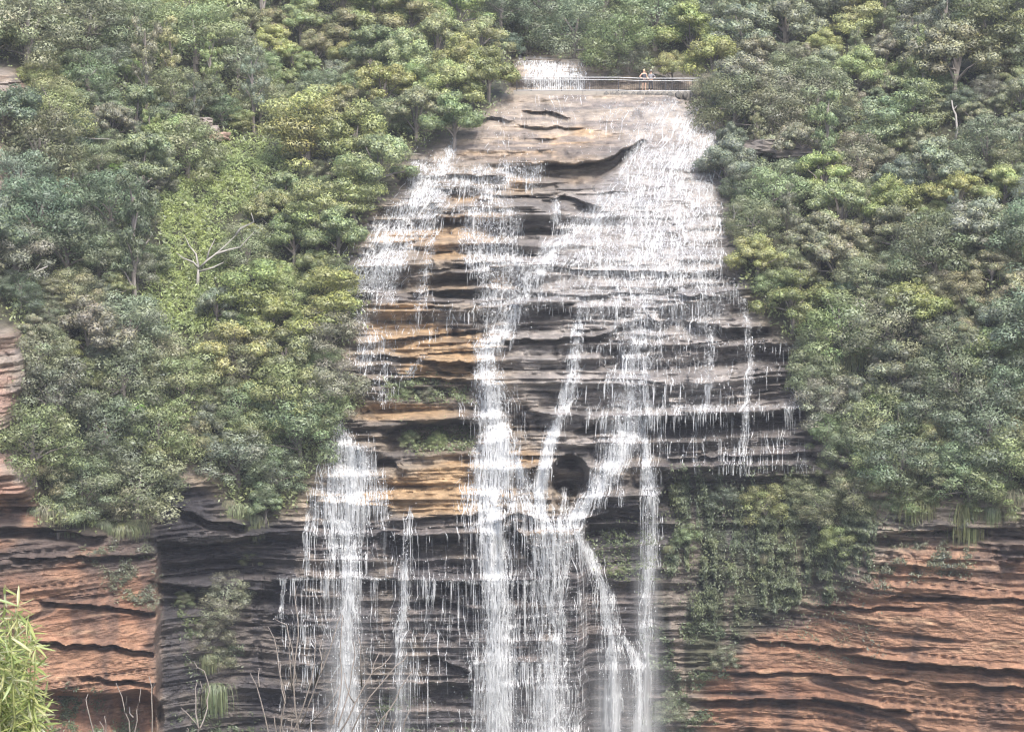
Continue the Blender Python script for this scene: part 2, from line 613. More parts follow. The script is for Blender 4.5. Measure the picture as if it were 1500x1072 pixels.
ledge([(745, 246, 16), (775, 240, 26), (843, 239, 36), (872, 238, 34), (905, 225, 24), (940, 205, 10)], 25, 3.4, 0.9)
ledge([(800, 290), (822, 288), (848, 293), (868, 298)], 20, 1.9, 0.4)
ledge([(580, 252), (606, 256)], 11, 1.2)
ledge([(652, 257), (700, 259), (740, 258)], 13, 1.3)
ledge([(650, 278), (684, 273), (700, 276)], 26, 1.5, 0.6)
ledge([(690, 322), (780, 330), (830, 335)], 16, 1.2)
ledge([(610, 322), (690, 318)], 14, 1.2)
ledge([(665, 388), (712, 385)], 10, 1.0)
ledge([(630, 402), (712, 398)], 22, 1.4)
ledge([(600, 430), (650, 426), (720, 424)], 22, 1.5)
ledge([(700, 440), (755, 436)], 40, 1.6, 0.3)
ledge([(805, 391), (860, 396), (1000, 399), (1085, 402)], 9, 0.9, 0.3)
ledge([(775, 430), (838, 432), (960, 430), (1080, 436)], 8, 0.8, 0.3)
ledge([(757, 447), (835, 444)], 25, 1.6, 0.6)
ledge([(738, 496), (790, 498), (880, 493), (908, 478)], 9, 0.9)
ledge([(900, 484), (930, 468), (1000, 470), (1062, 479), (1120, 482)], 22, 1.7, 0.6)
ledge([(905, 505), (1000, 505), (1120, 508), (1180, 515)], 60, 1.1, 0.3)
ledge([(560, 497), (640, 491), (702, 482)], 13, 1.2, 0.7)
ledge([(530, 520), (575, 522), (620, 528), (702, 532)], 10, 1.1, 0.6)
ledge([(640, 545), (702, 545)], 8, 0.9)
ledge([(570, 556), (620, 553), (702, 556)], 32, 2.0, 0.5)
ledge([(500, 545), (565, 560)], 14, 1.2)
ledge([(566, 628), (600, 620), (650, 616), (698, 616)], 46, 3.4, 0.9)
ledge([(505, 640), (575, 645)], 10, 0.6)
ledge([(520, 668), (575, 672), (590, 690)], 26, 1.4, 0.7)
ledge([(940, 609), (1000, 611), (1100, 608), (1182, 600)], 38, 2.2, 0.8)
ledge([(980, 672), (1050, 668), (1180, 664), (1262, 690)], 16, 1.1, 0.5)
ledge([(740, 600), (770, 598), (800, 604)], 44, 1.8, 0.5)
ledge([(825, 606), (845, 604)], 30, 0.7, 0.2)
ledge([(838, 630), (870, 622)], 18, 1.2, 0.5)
ledge([(860, 705), (905, 698), (912, 700)], 24, 1.0, 0.5)
ledge([(765, 688), (790, 680)], 16, 1.2, 0.8)
ledge([(575, 763), (640, 757), (705, 752)], 14, 1.1, 0.6)
ledge([(560, 778), (600, 786), (650, 784), (705, 780)], 34, 2.2, 0.7)
ledge([(730, 768), (752, 772), (775, 800), (800, 805), (850, 792)], 26, 2.4, 1.5)
ledge([(735, 762), (760, 750), (790, 764)], 10, 0.8, 0.8)
ledge([(455, 735), (505, 737), (565, 742)], 26, 1.3, 0.8)
ledge([(405, 848), (470, 846), (600, 850), (700, 852), (780, 850)], 20, 1.3, 0.9)
ledge([(400, 900), (445, 900)], 10, 0.7, 0.5)
ledge([(400, 918), (470, 917)], 16, 0.8, 0.5)
ledge([(410, 976), (480, 974)], 18, 0.8, 0.5)
ledge([(605, 880), (640, 876), (700, 893)], 16, 1.0, 0.5)
ledge([(690, 968), (720, 972), (780, 972)], 20, 0.7, 0.6)
ledge([(590, 968), (640, 962), (690, 985)], 10, 0.7, 0.5)
ledge([(600, 1002), (650, 1000), (690, 1000)], 24, 1.6, 0.5)
ledge([(60, 880), (120, 884), (200, 893), (226, 897)], 8, 1.0, 0.5, 5)
ledge([(55, 938), (110, 945), (160, 945), (226, 955)], 9, 1.1, 0.6, 4)
ledge([(120, 990), (170, 996), (226, 1000)], 8, 0.8, 0.3, 4)
ledge([(40, 1010), (140, 1013), (190, 1014), (228, 1020)], 75, 2.6, 0.3, 4)
ledge([(20, 818), (120, 815), (220, 812)], 10, 1.0, 0.5)
ledge([(-60, 742), (60, 742), (120, 752)], 8, 0.8, 0.5)
ledge([(-60, 770), (40, 772), (150, 786)], 18, 1.4, 0.6)
ledge([(230, 730), (300, 760), (360, 770)], 14, 1.2, 0.6)
ledge([(225, 790), (300, 800), (400, 780)], 16, 1.2, 0.6)
ledge([(225, 850), (280, 860), (400, 865)], 20, 1.1, 0.6)
ledge([(1200, 888), (1300, 890), (1345, 888)], 7, 0.8, 0.3)
ledge([(1250, 960), (1310, 968), (1400, 975), (1560, 985)], 11, 1.3, 0.6, 20)
ledge([(1370, 998), (1450, 1004), (1540, 1006)], 8, 0.8, 0.4)
ledge([(1080, 985), (1180, 985), (1330, 998)], 6, 0.7, 0.3)
ledge([(1020, 1025), (1150, 1022), (1215, 1024), (1330, 1042)], 12, 1.0, 0.7)
ledge([(1300, 872), (1400, 876), (1560, 878)], 8, 0.8, 0.4)
ledge([(1080, 935), (1200, 945), (1260, 950)], 8, 0.8, 0.4)
ledge([(1290, 780), (1400, 775), (1560, 770)], 26, 1.6, 0.5)
ledge([(690, 178), (720, 172), (745, 176)], 9, 1.0, 0.3)
ledge([(770, 164), (800, 162), (830, 172)], 11, 1.2, 0.4)
ledge([(760, 182), (800, 186), (850, 186)], 6, 0.7, 0.3)


def hollow(u, v, ru, rv, depth):
    global D
    q = ((UU - u) / ru) ** 2 + ((VV - v) / rv) ** 2
    D += depth * (1 - sstep(0.55, 1.1, q))


def bump(u, v, ru, rv, h):
    global D
    q = np.sqrt(((UU - u) / ru) ** 2 + ((VV - v + 3 * (noise(UU / 9, VV / 9, int(u)) - .5)) / rv) ** 2)
    D -= h * (1 - sstep(0.55, 1.0, q))


bump(768, 756, 30, 12, 1.0)
bump(800, 785, 46, 14, 1.0)
bump(586, 766, 16, 8, .7)
bump(772, 672, 22, 13, .8)
bump(1492, 806, 28, 15, 1.3)
bump(1488, 824, 26, 14, .9)
bump(560, 800, 20, 10, .5)
bump(640, 510, 60, 20, .6)
bump(905, 722, 28, 14, .9)
hollow(834, 698, 30, 32, 4.5)
hollow(828, 728, 20, 22, 2.4)
hollow(895, 523, 17, 14, 2.0)
hollow(762, 628, 14, 22, 1.2)
hollow(200, 1050, 40, 40, 2.5)
D = D.astype(np.float32)


def depth(u, v):
    return grid_sample(D, u, v)


# ------------------------------------------------------------------ rock colours (mineral, wetness, lichen)
def mixc(c, col, m):
    return c + (np.array(col, np.float32) - c) * np.clip(m, 0, 1)[..., None].astype(np.float32)


n1 = fbm(X / 5, Z / 2.0, 101, 4)
n2 = fbm(X / 2.2, Z / 0.5, 111, 4)
n3 = fbm(X / 1.2, Z / 9, 121, 3)      # vertical streaks
C = np.zeros(UU.shape + (3,), np.float32) + np.array((0.35, 0.295, 0.235), np.float32)
C = mixc(C, (0.44, 0.36, 0.275), sstep(0.45, 0.6, n1))
C = mixc(C, (0.155, 0.14, 0.135), sstep(0.12, 0.4, BED / 2 + (n2 - .5) * 0.9) * 0.7)
tan = np.zeros(UU.shape, np.float32)
for (u, v, ru, rv, w) in ((650, 508, 70, 22, 1.1), (640, 545, 60, 12, .8), (640, 730, 75, 28, 1.15), (600, 602, 95, 16, .8), (630, 345, 60, 18, .75), (745, 412, 26, 10, 1.1),
                          (760, 270, 30, 24, .7), (850, 205, 80, 30, .7), (720, 225, 70, 22, .55), (540, 725, 40, 12, .7), (760, 672, 40, 12, 1.0), (700, 320, 50, 12, .6),
                          (590, 480, 50, 18, .8), (640, 420, 50, 14, .5), (690, 700, 60, 25, .8), (560, 350, 40, 10, .6), (680, 290, 40, 10, .6), (660, 375, 40, 9, .7), (720, 350, 40, 9, .6), (600, 450, 50, 9, .7), (810, 340, 30, 12, .5), (870, 640, 50, 16, .35), (860, 265, 40, 6, .6), (625, 882, 18, 8, .9), (800, 785, 40, 14, .7)):
    tan += w * np.exp(-(((UU - u) / ru) ** 2 + ((VV - v) / rv) ** 2) * 0.8)
C = mixc(C, (0.54, 0.37, 0.21), sstep(0.28, 0.8, tan * 1.15 + (n1 - 0.5) * 0.9))
wetslab = soft([(760, 300), (880, 250), (950, 150), (1060, 150), (1085, 420), (1180, 600), (930, 640), (860, 760), (790, 640), (720, 480)], 20)
C = mixc(C, (0.47, 0.44, 0.425), wetslab * 0.75)
C = mixc(C, (0.22, 0.20, 0.19), wetslab * sstep(0.52, 0.72, n2) * 0.75)
upper = soft([(580, 240), (760, 130), (1060, 125), (1050, 220), (930, 230), (740, 240)], 12)
C = mixc(C, (0.37, 0.31, 0.255), upper * 0.75 * sstep(0.25, 0.55, n2))
C = mixc(C, (0.2, 0.175, 0.16), upper * 0.8 * sstep(0.48, 0.62, fbm(X / 4, Z / 0.35, 161, 4)))
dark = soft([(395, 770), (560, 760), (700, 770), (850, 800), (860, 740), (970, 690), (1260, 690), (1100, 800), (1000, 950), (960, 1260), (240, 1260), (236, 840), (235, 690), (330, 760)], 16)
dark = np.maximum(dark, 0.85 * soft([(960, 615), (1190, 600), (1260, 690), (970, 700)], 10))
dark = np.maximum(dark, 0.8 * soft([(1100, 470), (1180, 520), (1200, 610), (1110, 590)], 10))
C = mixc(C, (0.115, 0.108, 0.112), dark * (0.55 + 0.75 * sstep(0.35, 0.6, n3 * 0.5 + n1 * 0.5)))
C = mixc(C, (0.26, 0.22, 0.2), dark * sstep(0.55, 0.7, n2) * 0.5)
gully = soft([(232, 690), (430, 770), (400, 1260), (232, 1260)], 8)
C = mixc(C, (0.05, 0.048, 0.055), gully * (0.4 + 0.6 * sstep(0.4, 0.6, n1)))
red = np.maximum(soft([(-260, 690), (110, 720), (228, 820), (230, 1260), (-260, 1260)], 6), soft([(1740, 790), (1330, 800), (1240, 870), (1110, 920), (1040, 985), (1010, 1260), (1740, 1260)], 14))
C = mixc(C, (0.36, 0.20, 0.125), red * 0.95)
C = mixc(C, (0.26, 0.135, 0.085), red * sstep(0.48, 0.66, n1) * 0.75)
C = mixc(C, (0.56, 0.37, 0.24), red * sstep(0.62, 0.75, n2) * 0.6)
stain = sstep(0.52, 0.68, n3 * 0.6 + fbm(X / 6, Z / 4, 131, 3) * 0.4)
C = mixc(C, (0.07, 0.055, 0.055), red * stain * 0.55)
topstain = soft([(-260, 690), (250, 760), (230, 830), (120, 860), (-260, 800)], 14) + soft([(1250, 790), (1560, 760), (1560, 850), (1380, 850), (1300, 860), (1180, 930), (1050, 990), (1050, 900)], 14)
C = mixc(C, (0.09, 0.08, 0.078), np.clip(topstain, 0, 1) * sstep(0.35, 0.6, n1) * 0.85)
moss = soft([(985, 700), (1250, 690), (1260, 800), (1100, 930), (1010, 1000), (970, 900)], 14)
C = mixc(C, (0.05, 0.065, 0.035), moss * sstep(0.3, 0.55, n3) * 0.85)
C = mixc(C, (0.06, 0.055, 0.055), CRACK * .6)
C = mixc(C, (0.30, 0.26, 0.245), edge_rock * sstep(.4, .6, n1) * .7)
C = mixc(C, (0.36, 0.23, 0.18), edge_rock * sstep(.5, .35, n1) * .8)
C *= (0.55 + 0.9 * fbm(X / 0.5, Z / 0.16, 141, 3))[..., None].astype(np.float32)
fallz = soft([(500, 250), (600, 230), (740, 240), (940, 215), (1075, 200), (1100, 420), (1190, 600), (1260, 690), (960, 760), (500, 760), (480, 640), (530, 560), (500, 430)], 12)
C *= (1 - .24 * fallz)[..., None].astype(np.float32)      # wet stone
C = mixc(C, (0.165, 0.15, 0.14), fallz * sstep(.5, .66, fbm(X / 3.5, Z / 0.9, 151, 4)) * .75 * (1 - np.clip(tan, 0, 1)))
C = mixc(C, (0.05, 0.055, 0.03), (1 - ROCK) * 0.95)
WET = np.clip(wetslab + dark + gully * 0.6 + 0.3, 0, 1) * (1 - red)


# ------------------------------------------------------------------ terrain meshes
def terrain(name, u0, u1, v0, v1, su, sv):
    iu = np.where((GU >= u0 - 1e-6) & (GU <= u1 + 1e-6))[0][::su]
    iv = np.where((GV >= v0 - 1e-6) & (GV <= v1 + 1e-6))[0][::sv]
    sub = np.ix_(iv, iu)
    P = pt(UU[sub], VV[sub], D[sub])
    h, w = P.shape[:2]
    ix = np.arange(h * w).reshape(h, w)
    Fq = np.stack([ix[1:, :-1], ix[1:, 1:], ix[:-1, 1:], ix[:-1, :-1]], -1).reshape(-1, 4)
    me = new_mesh(name, P.reshape(-1, 3), Fq, 4, False)
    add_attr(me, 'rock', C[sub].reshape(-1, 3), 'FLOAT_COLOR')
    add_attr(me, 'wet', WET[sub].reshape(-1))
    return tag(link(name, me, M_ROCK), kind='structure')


row = lambda v: GV[np.argmin(abs(GV - v))]
vA, vB, vL, vR = GV[0], GV[-1], row(640), row(720)
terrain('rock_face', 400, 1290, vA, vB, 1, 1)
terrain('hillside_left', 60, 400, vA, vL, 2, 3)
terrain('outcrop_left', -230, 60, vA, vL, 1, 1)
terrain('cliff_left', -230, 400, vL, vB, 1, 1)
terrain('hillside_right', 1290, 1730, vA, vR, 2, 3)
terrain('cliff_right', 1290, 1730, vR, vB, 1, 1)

# the land the photograph is taken from, and the valley floor between
gx = np.linspace(-150, 150, 60)
prof = [(-70, -1.9), (0, -1.75), (4, -2.6), (34, -12), (37, -16), (40, -90), (120, -90), (330, -90)]
gy = np.concatenate([np.linspace(-70, 4, 10), np.linspace(6, 34, 20), [35, 36, 37, 38.5, 40], np.linspace(50, 330, 30)])
GX, GY = np.meshgrid(gx, gy)
GZ = np.interp(GY, [p[0] for p in prof], [p[1] for p in prof]) + 0.5 * (noise(GX / 3, GY / 3, 5) - .5) * sstep(3, 8, GY)
ix = np.arange(GX.size).reshape(GX.shape)
Fq = np.stack([ix[:-1, :-1], ix[:-1, 1:], ix[1:, 1:], ix[1:, :-1]], -1).reshape(-1, 4)
tag(link('ground', new_mesh('ground', np.stack([GX, GY, GZ], -1).reshape(-1, 3), Fq, 4), M_SOIL), kind='structure')
# ------------------------------------------------------------------ water: where it runs and which way
WET_AREAS = [  # polygon, cover
    ([(757, 86), (800, 84), (848, 88), (858, 108), (852, 134), (757, 134)], 0.72),
    ([(845, 92), (862, 95), (866, 112), (850, 112)], 0.35),
    ([(690, 168), (745, 164), (750, 180), (700, 182)], 0.35),
    ([(775, 158), (830, 160), (860, 176), (800, 178)], 0.3),
    ([(735, 138), (900, 136), (900, 235), (700, 225)], 0.2),
    ([(880, 140), (985, 137), (1055, 165), (1060, 240), (930, 235), (880, 180)], 0.34),
    ([(985, 160), (1055, 175), (1062, 240), (1000, 240)], 0.4),
    ([(935, 205), (1060, 230), (1066, 410), (1000, 420), (880, 410), (800, 400), (840, 320), (890, 270)], 0.47),
    ([(870, 300), (1030, 250), (1030, 400), (860, 400)], 0.14),
    ([(760, 400), (1085, 400), (1085, 435), (1050, 490), (900, 490), (820, 450), (755, 450)], 0.38),
    ([(905, 470), (1055, 465), (1055, 500), (905, 500)], 0.3),
    ([(910, 500), (1060, 500), (1060, 592), (900, 592)], 0.22),
    ([(850, 586), (1170, 588), (1178, 604), (950, 606), (860, 620)], 0.2),
    ([(950, 608), (1180, 606), (1200, 690), (960, 690)], 0.13),
    ([(1060, 470), (1175, 480), (1180, 590), (1060, 590)], 0.12),
    ([(590, 238), (800, 236), (800, 262), (730, 285), (590, 300)], 0.55),
    ([(570, 290), (660, 270), (650, 330), (580, 400), (500, 440), (520, 390)], 0.55),
    ([(660, 300), (760, 290), (770, 400), (680, 400)], 0.5),
    ([(690, 370), (790, 372), (770, 470), (700, 470)], 0.5),
    ([(500, 400), (600, 380), (590, 440), (520, 440)], 0.5),
    ([(520, 450), (700, 440), (700, 480), (520, 520)], 0.22),
    ([(500, 520), (580, 480), (580, 600), (510, 560)], 0.26),
    ([(478, 640), (540, 655), (560, 715), (480, 712)], 0.5),
    ([(455, 715), (575, 718), (580, 760), (450, 770)], 0.42),
    ([(445, 760), (600, 760), (600, 840), (440, 840)], 0.14),
    ([(600, 755), (705, 755), (705, 845), (600, 845)], 0.09),
    ([(410, 845), (780, 845), (780, 1100), (410, 1100)], 0.10),
    ([(690, 700), (790, 700), (790, 770), (690, 770)], 0.3),
    ([(700, 850), (880, 850), (870, 1100), (700, 1100)], 0.1),
    ([(700, 965), (835, 965), (840, 1110), (690, 1110)], 0.14),
    ([(905, 620), (945, 610), (915, 690), (870, 740), (862, 715)], 0.3),
]
STREAMS = [  # (u, v, half width, cover)
    [(665, 206, 3, .9), (658, 230, 12, .8), (640, 250, 24, .75), (610, 295, 24, .75), (588, 335, 24, .75), (560, 375, 26, .75), (525, 410, 24, .75), (505, 428, 12, .5)],
    [(660, 300, 6, .5), (620, 330, 8, .6), (600, 360, 10, .5), (575, 395, 12, .5), (540, 470, 10, .35), (525, 530, 10, .35)],
    [(715, 258, 22, .4), (722, 300, 24, .62), (712, 345, 26, .62), (716, 385, 22, .55), (735, 420, 28, .55), (722, 470, 24, .55), (716, 495, 14, .5)],
    [(812, 292, 4, .8), (815, 318, 5, .8), (823, 332, 6, .5), (800, 360, 6, .4)],
    [(985, 150, 16, .5), (945, 205, 14, .6), (905, 265, 14, .5), (865, 310, 14, .55), (810, 370, 16, .85), (775, 410, 13, .95), (757, 450, 11, .9), (738, 485, 13, .9), (712, 508, 14, .95), (712, 540, 16, .95), (720, 590, 22, .95), (728, 640, 22, .95), (722, 690, 30, .85),
     (712, 735, 26, .8), (722, 770, 20, .9), (724, 845, 20, .85), (730, 900, 22, .75), (732, 965, 28, .75), (732, 1110, 28, .75)],
    [(740, 650, 8, .5), (762, 690, 8, .7), (775, 730, 8, .7), (795, 765, 10, .6)],
    [(1030, 160, 14, .4), (990, 240, 20, .6), (965, 300, 26, .55), (950, 380, 26, .6), (940, 450, 34, .6), (930, 500, 40, .6), (925, 560, 30, .7), (925, 600, 36, .7), (912, 650, 22, .8), (890, 695, 14, .8), (856, 740, 9, .9), (826, 768, 14, .8)],
    [(860, 380, 8, .4), (850, 440, 8, .7), (846, 500, 9, .75), (838, 560, 10, .8), (816, 620, 8, .85), (799, 672, 7, .9), (788, 712, 7, .9), (794, 756, 10, .8), (815, 785, 22, .7)],
    [(938, 616, 6, .5), (944, 640, 6, .75), (952, 700, 7, .7), (953, 760, 9, .55), (948, 850, 8, .5), (942, 950, 8, .4), (940, 1000, 8, .3)],
    [(958, 612, 4, .4), (966, 640, 4, .4), (972, 670, 3, .3)],
    [(812, 790, 30, .7), (806, 840, 32, .55), (808, 900, 30, .5), (808, 970, 28, .65), (806, 1110, 30, .75)],
    [(845, 784, 5, .9), (862, 810, 8, .8), (872, 838, 8, .8), (888, 872, 9, .8), (893, 920, 10, .7), (898, 980, 10, .6), (898, 1110, 10, .5)],
    [(912, 932, 2, .8), (926, 950, 4, .9), (935, 975, 6, .85), (938, 1010, 8, .7), (940, 1110, 10, .4)],
    [(497, 625, 8, .7), (505, 655, 18, .8), (515, 700, 34, .7), (512, 740, 28, .7), (514, 790, 10, .85), (512, 850, 10, .85), (510, 900, 12, .85), (508, 980, 14, .7), (505, 1110, 16, .5)],
    [(462, 735, 5, .5), (450, 770, 5, .5), (447, 820, 5, .3)],
    [(485, 750, 5, .7), (490, 800, 6, .6), (488, 840, 6, .3)],
    [(600, 745, 3, .7), (596, 790, 4, .7), (594, 850, 4, .7), (590, 900, 6, .6), (588, 960, 6, .4), (585, 1050, 7, .3)],
    [(1088, 440, 5, .7), (1096, 475, 5, .7), (1100, 530, 5, .7), (1094, 590, 5, .6), (1090, 650, 3, .5), (1088, 690, 3, .4)],
    [(1030, 410, 12, .5), (1036, 460, 12, .6), (1040, 520, 10, .6), (1034, 590, 8, .4)],
    [(1110, 470, 3, .4), (1116, 505, 3, .4)],
    [(1150, 590, 4, .3), (1166, 625, 3, .4)],
    [(620, 520, 3, .4), (600, 545, 5, .7), (592, 552, 4, .5)],
    [(560, 570, 3, .7), (558, 588, 4, .6)],
    [(640, 860, 2, .6), (629, 880, 1.5, .6)],
    [(418, 850, 1.5, .7), (411, 898, 1.2, .6)],
    [(880, 690, 6, .4), (905, 705, 5, .5), (912, 735, 4, .4)],
    [(828, 718, 4, .7), (826, 738, 5, .7)],
    [(505, 428, 18, .7), (525, 465, 18, .6), (545, 495, 16, .5), (525, 535, 14, .5)],
    [(640, 330, 8, .5), (622, 400, 8, .6), (616, 440, 8, .55), (606, 480, 7, .4)],
    [(990, 240, 6, .4), (1012, 320, 10, .5), (1024, 400, 12, .5)],
]
wu = np.arange(390, 1216, 3.0)
wv = np.arange(76, 1119, 3.0)
WUU, WVV = np.meshgrid(wu, wv)
COVER = np.zeros(WUU.shape, np.float32)
for poly, c in WET_AREAS:
    m = blur(poly_mask(poly, WUU + 26 * (noise(WUU / 11, WVV / 20, 211) - .5), WVV + 26 * (noise(WUU / 9, WVV / 16, 212) - .5)), 2, 2)
    COVER = np.maximum(COVER, m * c) + 0.3 * np.minimum(COVER, m * c)
DX = np.zeros(WUU.shape)
DY = np.full(WUU.shape, 0.25)
for st in STREAMS:
    a = np.array(st, float)
    best = np.zeros(WUU.shape, np.float32)
    for p, q in zip(a[:-1], a[1:]):
        e = q[:2] - p[:2]
        L = max(np.hypot(*e), 1e-3)
        t = np.clip(((WUU - p[0]) * e[0] + (WVV - p[1]) * e[1]) / L ** 2, 0, 1)
        dx = WUU - (p[0] + t * e[0])
        dy = WVV - (p[1] + t * e[1])
        w = p[2] + t * (q[2] - p[2]) + 1.2
        c = p[3] + t * (q[3] - p[3])
        r2 = (dx * dx + dy * dy) / w ** 2
        best = np.maximum(best, 0.86 * c * np.exp(-r2 * (0.75 + 0.9 * (noise(WUU / 6, WVV / 14, 231) - .5))))
        k = c * np.exp(-r2 * 0.35)
        DX += k * e[0] / L
        DY += k * e[1] / L
    COVER = np.maximum(COVER, best * (0.72 + 0.5 * noise(WUU / 5, WVV / 11, 233)))
COVER = np.clip(COVER, 0, 1)
for u0, v0, u1, v1, c in ((850, 593, 1170, 596, .85), (410, 848, 560, 847, .8), (560, 848, 780, 853, .75), (403, 902, 462, 902, .8), (415, 917, 480, 917, .7), (405, 977, 470, 975, .65), (690, 971, 835, 973, .8), (455, 716, 575, 716, .8),
                          (860, 507, 1060, 505, .6), (900, 838, 975, 842, .4), (905, 888, 970, 890, .35), (840, 968, 900, 945, .4), (590, 965, 640, 962, .5), (805, 401, 1085, 405, .4), (700, 382, 790, 378, .5), (540, 352, 680, 350, .4)):
    f_ = np.clip((WUU - u0) / (u1 - u0), 0, 1)
    dy_ = WVV - (v0 + f_ * (v1 - v0)) - 4 * (noise(WUU / 30, WUU * 0, int(u0)) - .5)
    dx_ = np.maximum(0, np.maximum(u0 - WUU, WUU - u1))
    COVER = np.maximum(COVER, c * np.exp(-(dy_ / 2.2) ** 2 - (dx_ / 6) ** 2) * (.5 + .7 * noise(WUU / 12, WVV / 40, 215)))
MIST = np.zeros(WUU.shape)
for u, v0, w_, c in ((948, 760, 16, .4), (506, 850, 22, .6), (730, 900, 22, .3), (808, 920, 24, .35), (895, 900, 16, .5), (938, 985, 12, .5), (588, 900, 12, .35), (770, 1030, 70, .18), (915, 930, 55, .3)):
    MIST += c * np.exp(-((WUU - u) / w_) ** 2) * sstep(v0 - 20, v0 + 120, WVV)
MIST = np.clip(MIST * 1.35, 0, .9)
ln = np.hypot(DX, DY)
DX /= ln
DY /= ln
Dw = depth(WUU, WVV)


def integrate(p, q):
    """least-squares potential whose gradient is (p, q)"""
    P2 = np.concatenate([np.concatenate([p, -p[:, ::-1]], 1), np.concatenate([p[::-1], -p[::-1, ::-1]], 1)], 0)
    Q2 = np.concatenate([np.concatenate([q, q[:, ::-1]], 1), np.concatenate([-q[::-1], -q[::-1, ::-1]], 1)], 0)
    h, w = P2.shape
    wx = np.fft.fftfreq(w)[None] * 2 * np.pi
    wy = np.fft.fftfreq(h)[:, None] * 2 * np.pi
    den = wx ** 2 + wy ** 2
    den[0, 0] = 1
    Fz = (-1j * wx * np.fft.fft2(P2) - 1j * wy * np.fft.fft2(Q2)) / den
    Fz[0, 0] = 0
    return np.real(np.fft.ifft2(Fz))[:p.shape[0], :p.shape[1]] * 3.0


DX = blur(DX, 3, 3, 2)
DY = blur(DY, 3, 3, 2)
PSI = integrate(DY, -DX)         # constant along the flow
PHI = integrate(DX, DY)          # grows along the flow
# brinks: where the rock drops away just below
brink = np.clip((depth(WUU, WVV + 6) - Dw) * 1.2, 0, 1)
toe = np.clip((depth(WUU, WVV - 6) - Dw) * 0.8, 0, 1)


def wsample(A, u, v):
    return grid_sample(A, u, v, wu, wv)


def pick(weight, n):
    p = weight.ravel().astype(float)
    p /= p.sum()
    i = rng.choice(p.size, n, p=p)
    return WUU.ravel()[i] + rng.uniform(-1.5, 1.5, n), WVV.ravel()[i] + rng.uniform(-1.5, 1.5, n)


def strands(name, n, K, step, w0, w1, weight, jit, seed):
    u, v = pick(weight, n)
    Kn = rng.integers(max(2, K // 3), K + 1, n)
    wid = rng.uniform(w0, w1, n) * (0.5 + rng.random(n) ** 3 * 1.2)
    d = depth(u, v) - 0.05
    U, Vv, Dd = [u], [v], [d]
    alive = np.ones(n, bool)
    A = [alive.copy()]
    vel = np.zeros(n)
    for k in range(K):
        dx = wsample(DX, u, v)
        dy = np.maximum(wsample(DY, u, v), 0.25)
        falling = (depth(u, v) - d) > 0.35
        # strands on the rock wander; falling ones drop straight
        wob = (noise(u / 4, v / 6, seed) - 0.5) * jit * 1.6 + (noise(u / 16, v / 20, seed + 1) - 0.5) * jit
        hx = np.where(falling, dx * 0.35, dx + wob)
        u = u + hx * step
        v = v + np.where(falling, 1.0, dy) * step
        dr = depth(u, v) - 0.05 - 0.05 * rng.random(n)
        d = np.minimum(d + 0.03 * step * np.where(falling, 0.3, 1.0), dr)
        alive = alive & (k < Kn) & (wsample(COVER, u, v) > 0.03)
        U.append(u)
        Vv.append(v)
        Dd.append(d)
        A.append(alive.copy())
    U, Vv, Dd, A = map(np.array, (U, Vv, Dd, A))
    P = pt(U, Vv, Dd)                                   # K+1, n, 3
    tt = np.arange(K + 1)[:, None] / np.maximum(Kn[None], 1)
    tap = np.clip(np.minimum(tt * 4 + 0.35, (1.02 - tt) * 2.5), 0.12, 1)
    wd = (wid[None] * tap * (0.7 + 0.6 * rng.random((K + 1, n))))[..., None]
    side = np.array((1.0, 0, 0))
    out = np.array((0, -1.0, 0.15))
    Lf, Md, Rt = P - side * wd, P + out * wd * 0.8, P + side * wd
    VV3 = np.stack([Lf, Md, Rt], 2)                     # K+1,n,3,3
    ids = np.arange((K + 1) * n * 3).reshape(K + 1, n, 3)
    ok = A[1:] & A[:-1]
    q1 = np.stack([ids[1:, :, 0], ids[1:, :, 1], ids[:-1, :, 1], ids[:-1, :, 0]], -1)[ok]
    q2 = np.stack([ids[1:, :, 1], ids[1:, :, 2], ids[:-1, :, 2], ids[:-1, :, 1]], -1)[ok]
    Fq = np.concatenate([q1, q2])
    used = np.unique(Fq)
    rm = np.full(ids.size, -1, np.int32)
    rm[used] = np.arange(len(used))
    me = new_mesh(name, VV3.reshape(-1, 3)[used], rm[Fq], 4, True)
    return tag(link(name, me, M_WATER), kind='structure')


lace = sstep(0.42, 0.6, fbm(PSI / 5, PHI / 18, 201, 3))
upper_w = (WVV < 600)
patch = sstep(0.32, 0.6, fbm(WUU / 38, WVV / 26, 207, 3))
WT = np.where((WVV < 236) & (WVV > 134) & (WUU < 930), .25, 1.0) * COVER ** 1.3 * (0.08 + lace) * (0.15 + patch + 0.8 * COVER)
core = sstep(.6, .9, COVER)
strands('water_rivulets', 8500, 5, 2.4, 0.006, 0.022, WT * (0.6 + 0.8 * brink) * np.where(WVV < 620, 1.0, 0.3), 1.1, 301)
strands('water_streaks', 7500, 10, 3.6, 0.007, 0.026, (WT * (0.4 + 0.6 * brink) + .5 * core) * np.where(WVV < 560, 0.25, 1.0), 0.7, 311)
strands('water_threads', 2600, 26, 4.2, 0.006, 0.02, (WT + .6 * core) * (WVV > 610), 0.35, 331)
strands('water_cords', 900, 9, 3.4, 0.025, 0.06, COVER ** 2 * WT * np.where(WVV < 560, .5, 1.0), 1.0, 321)

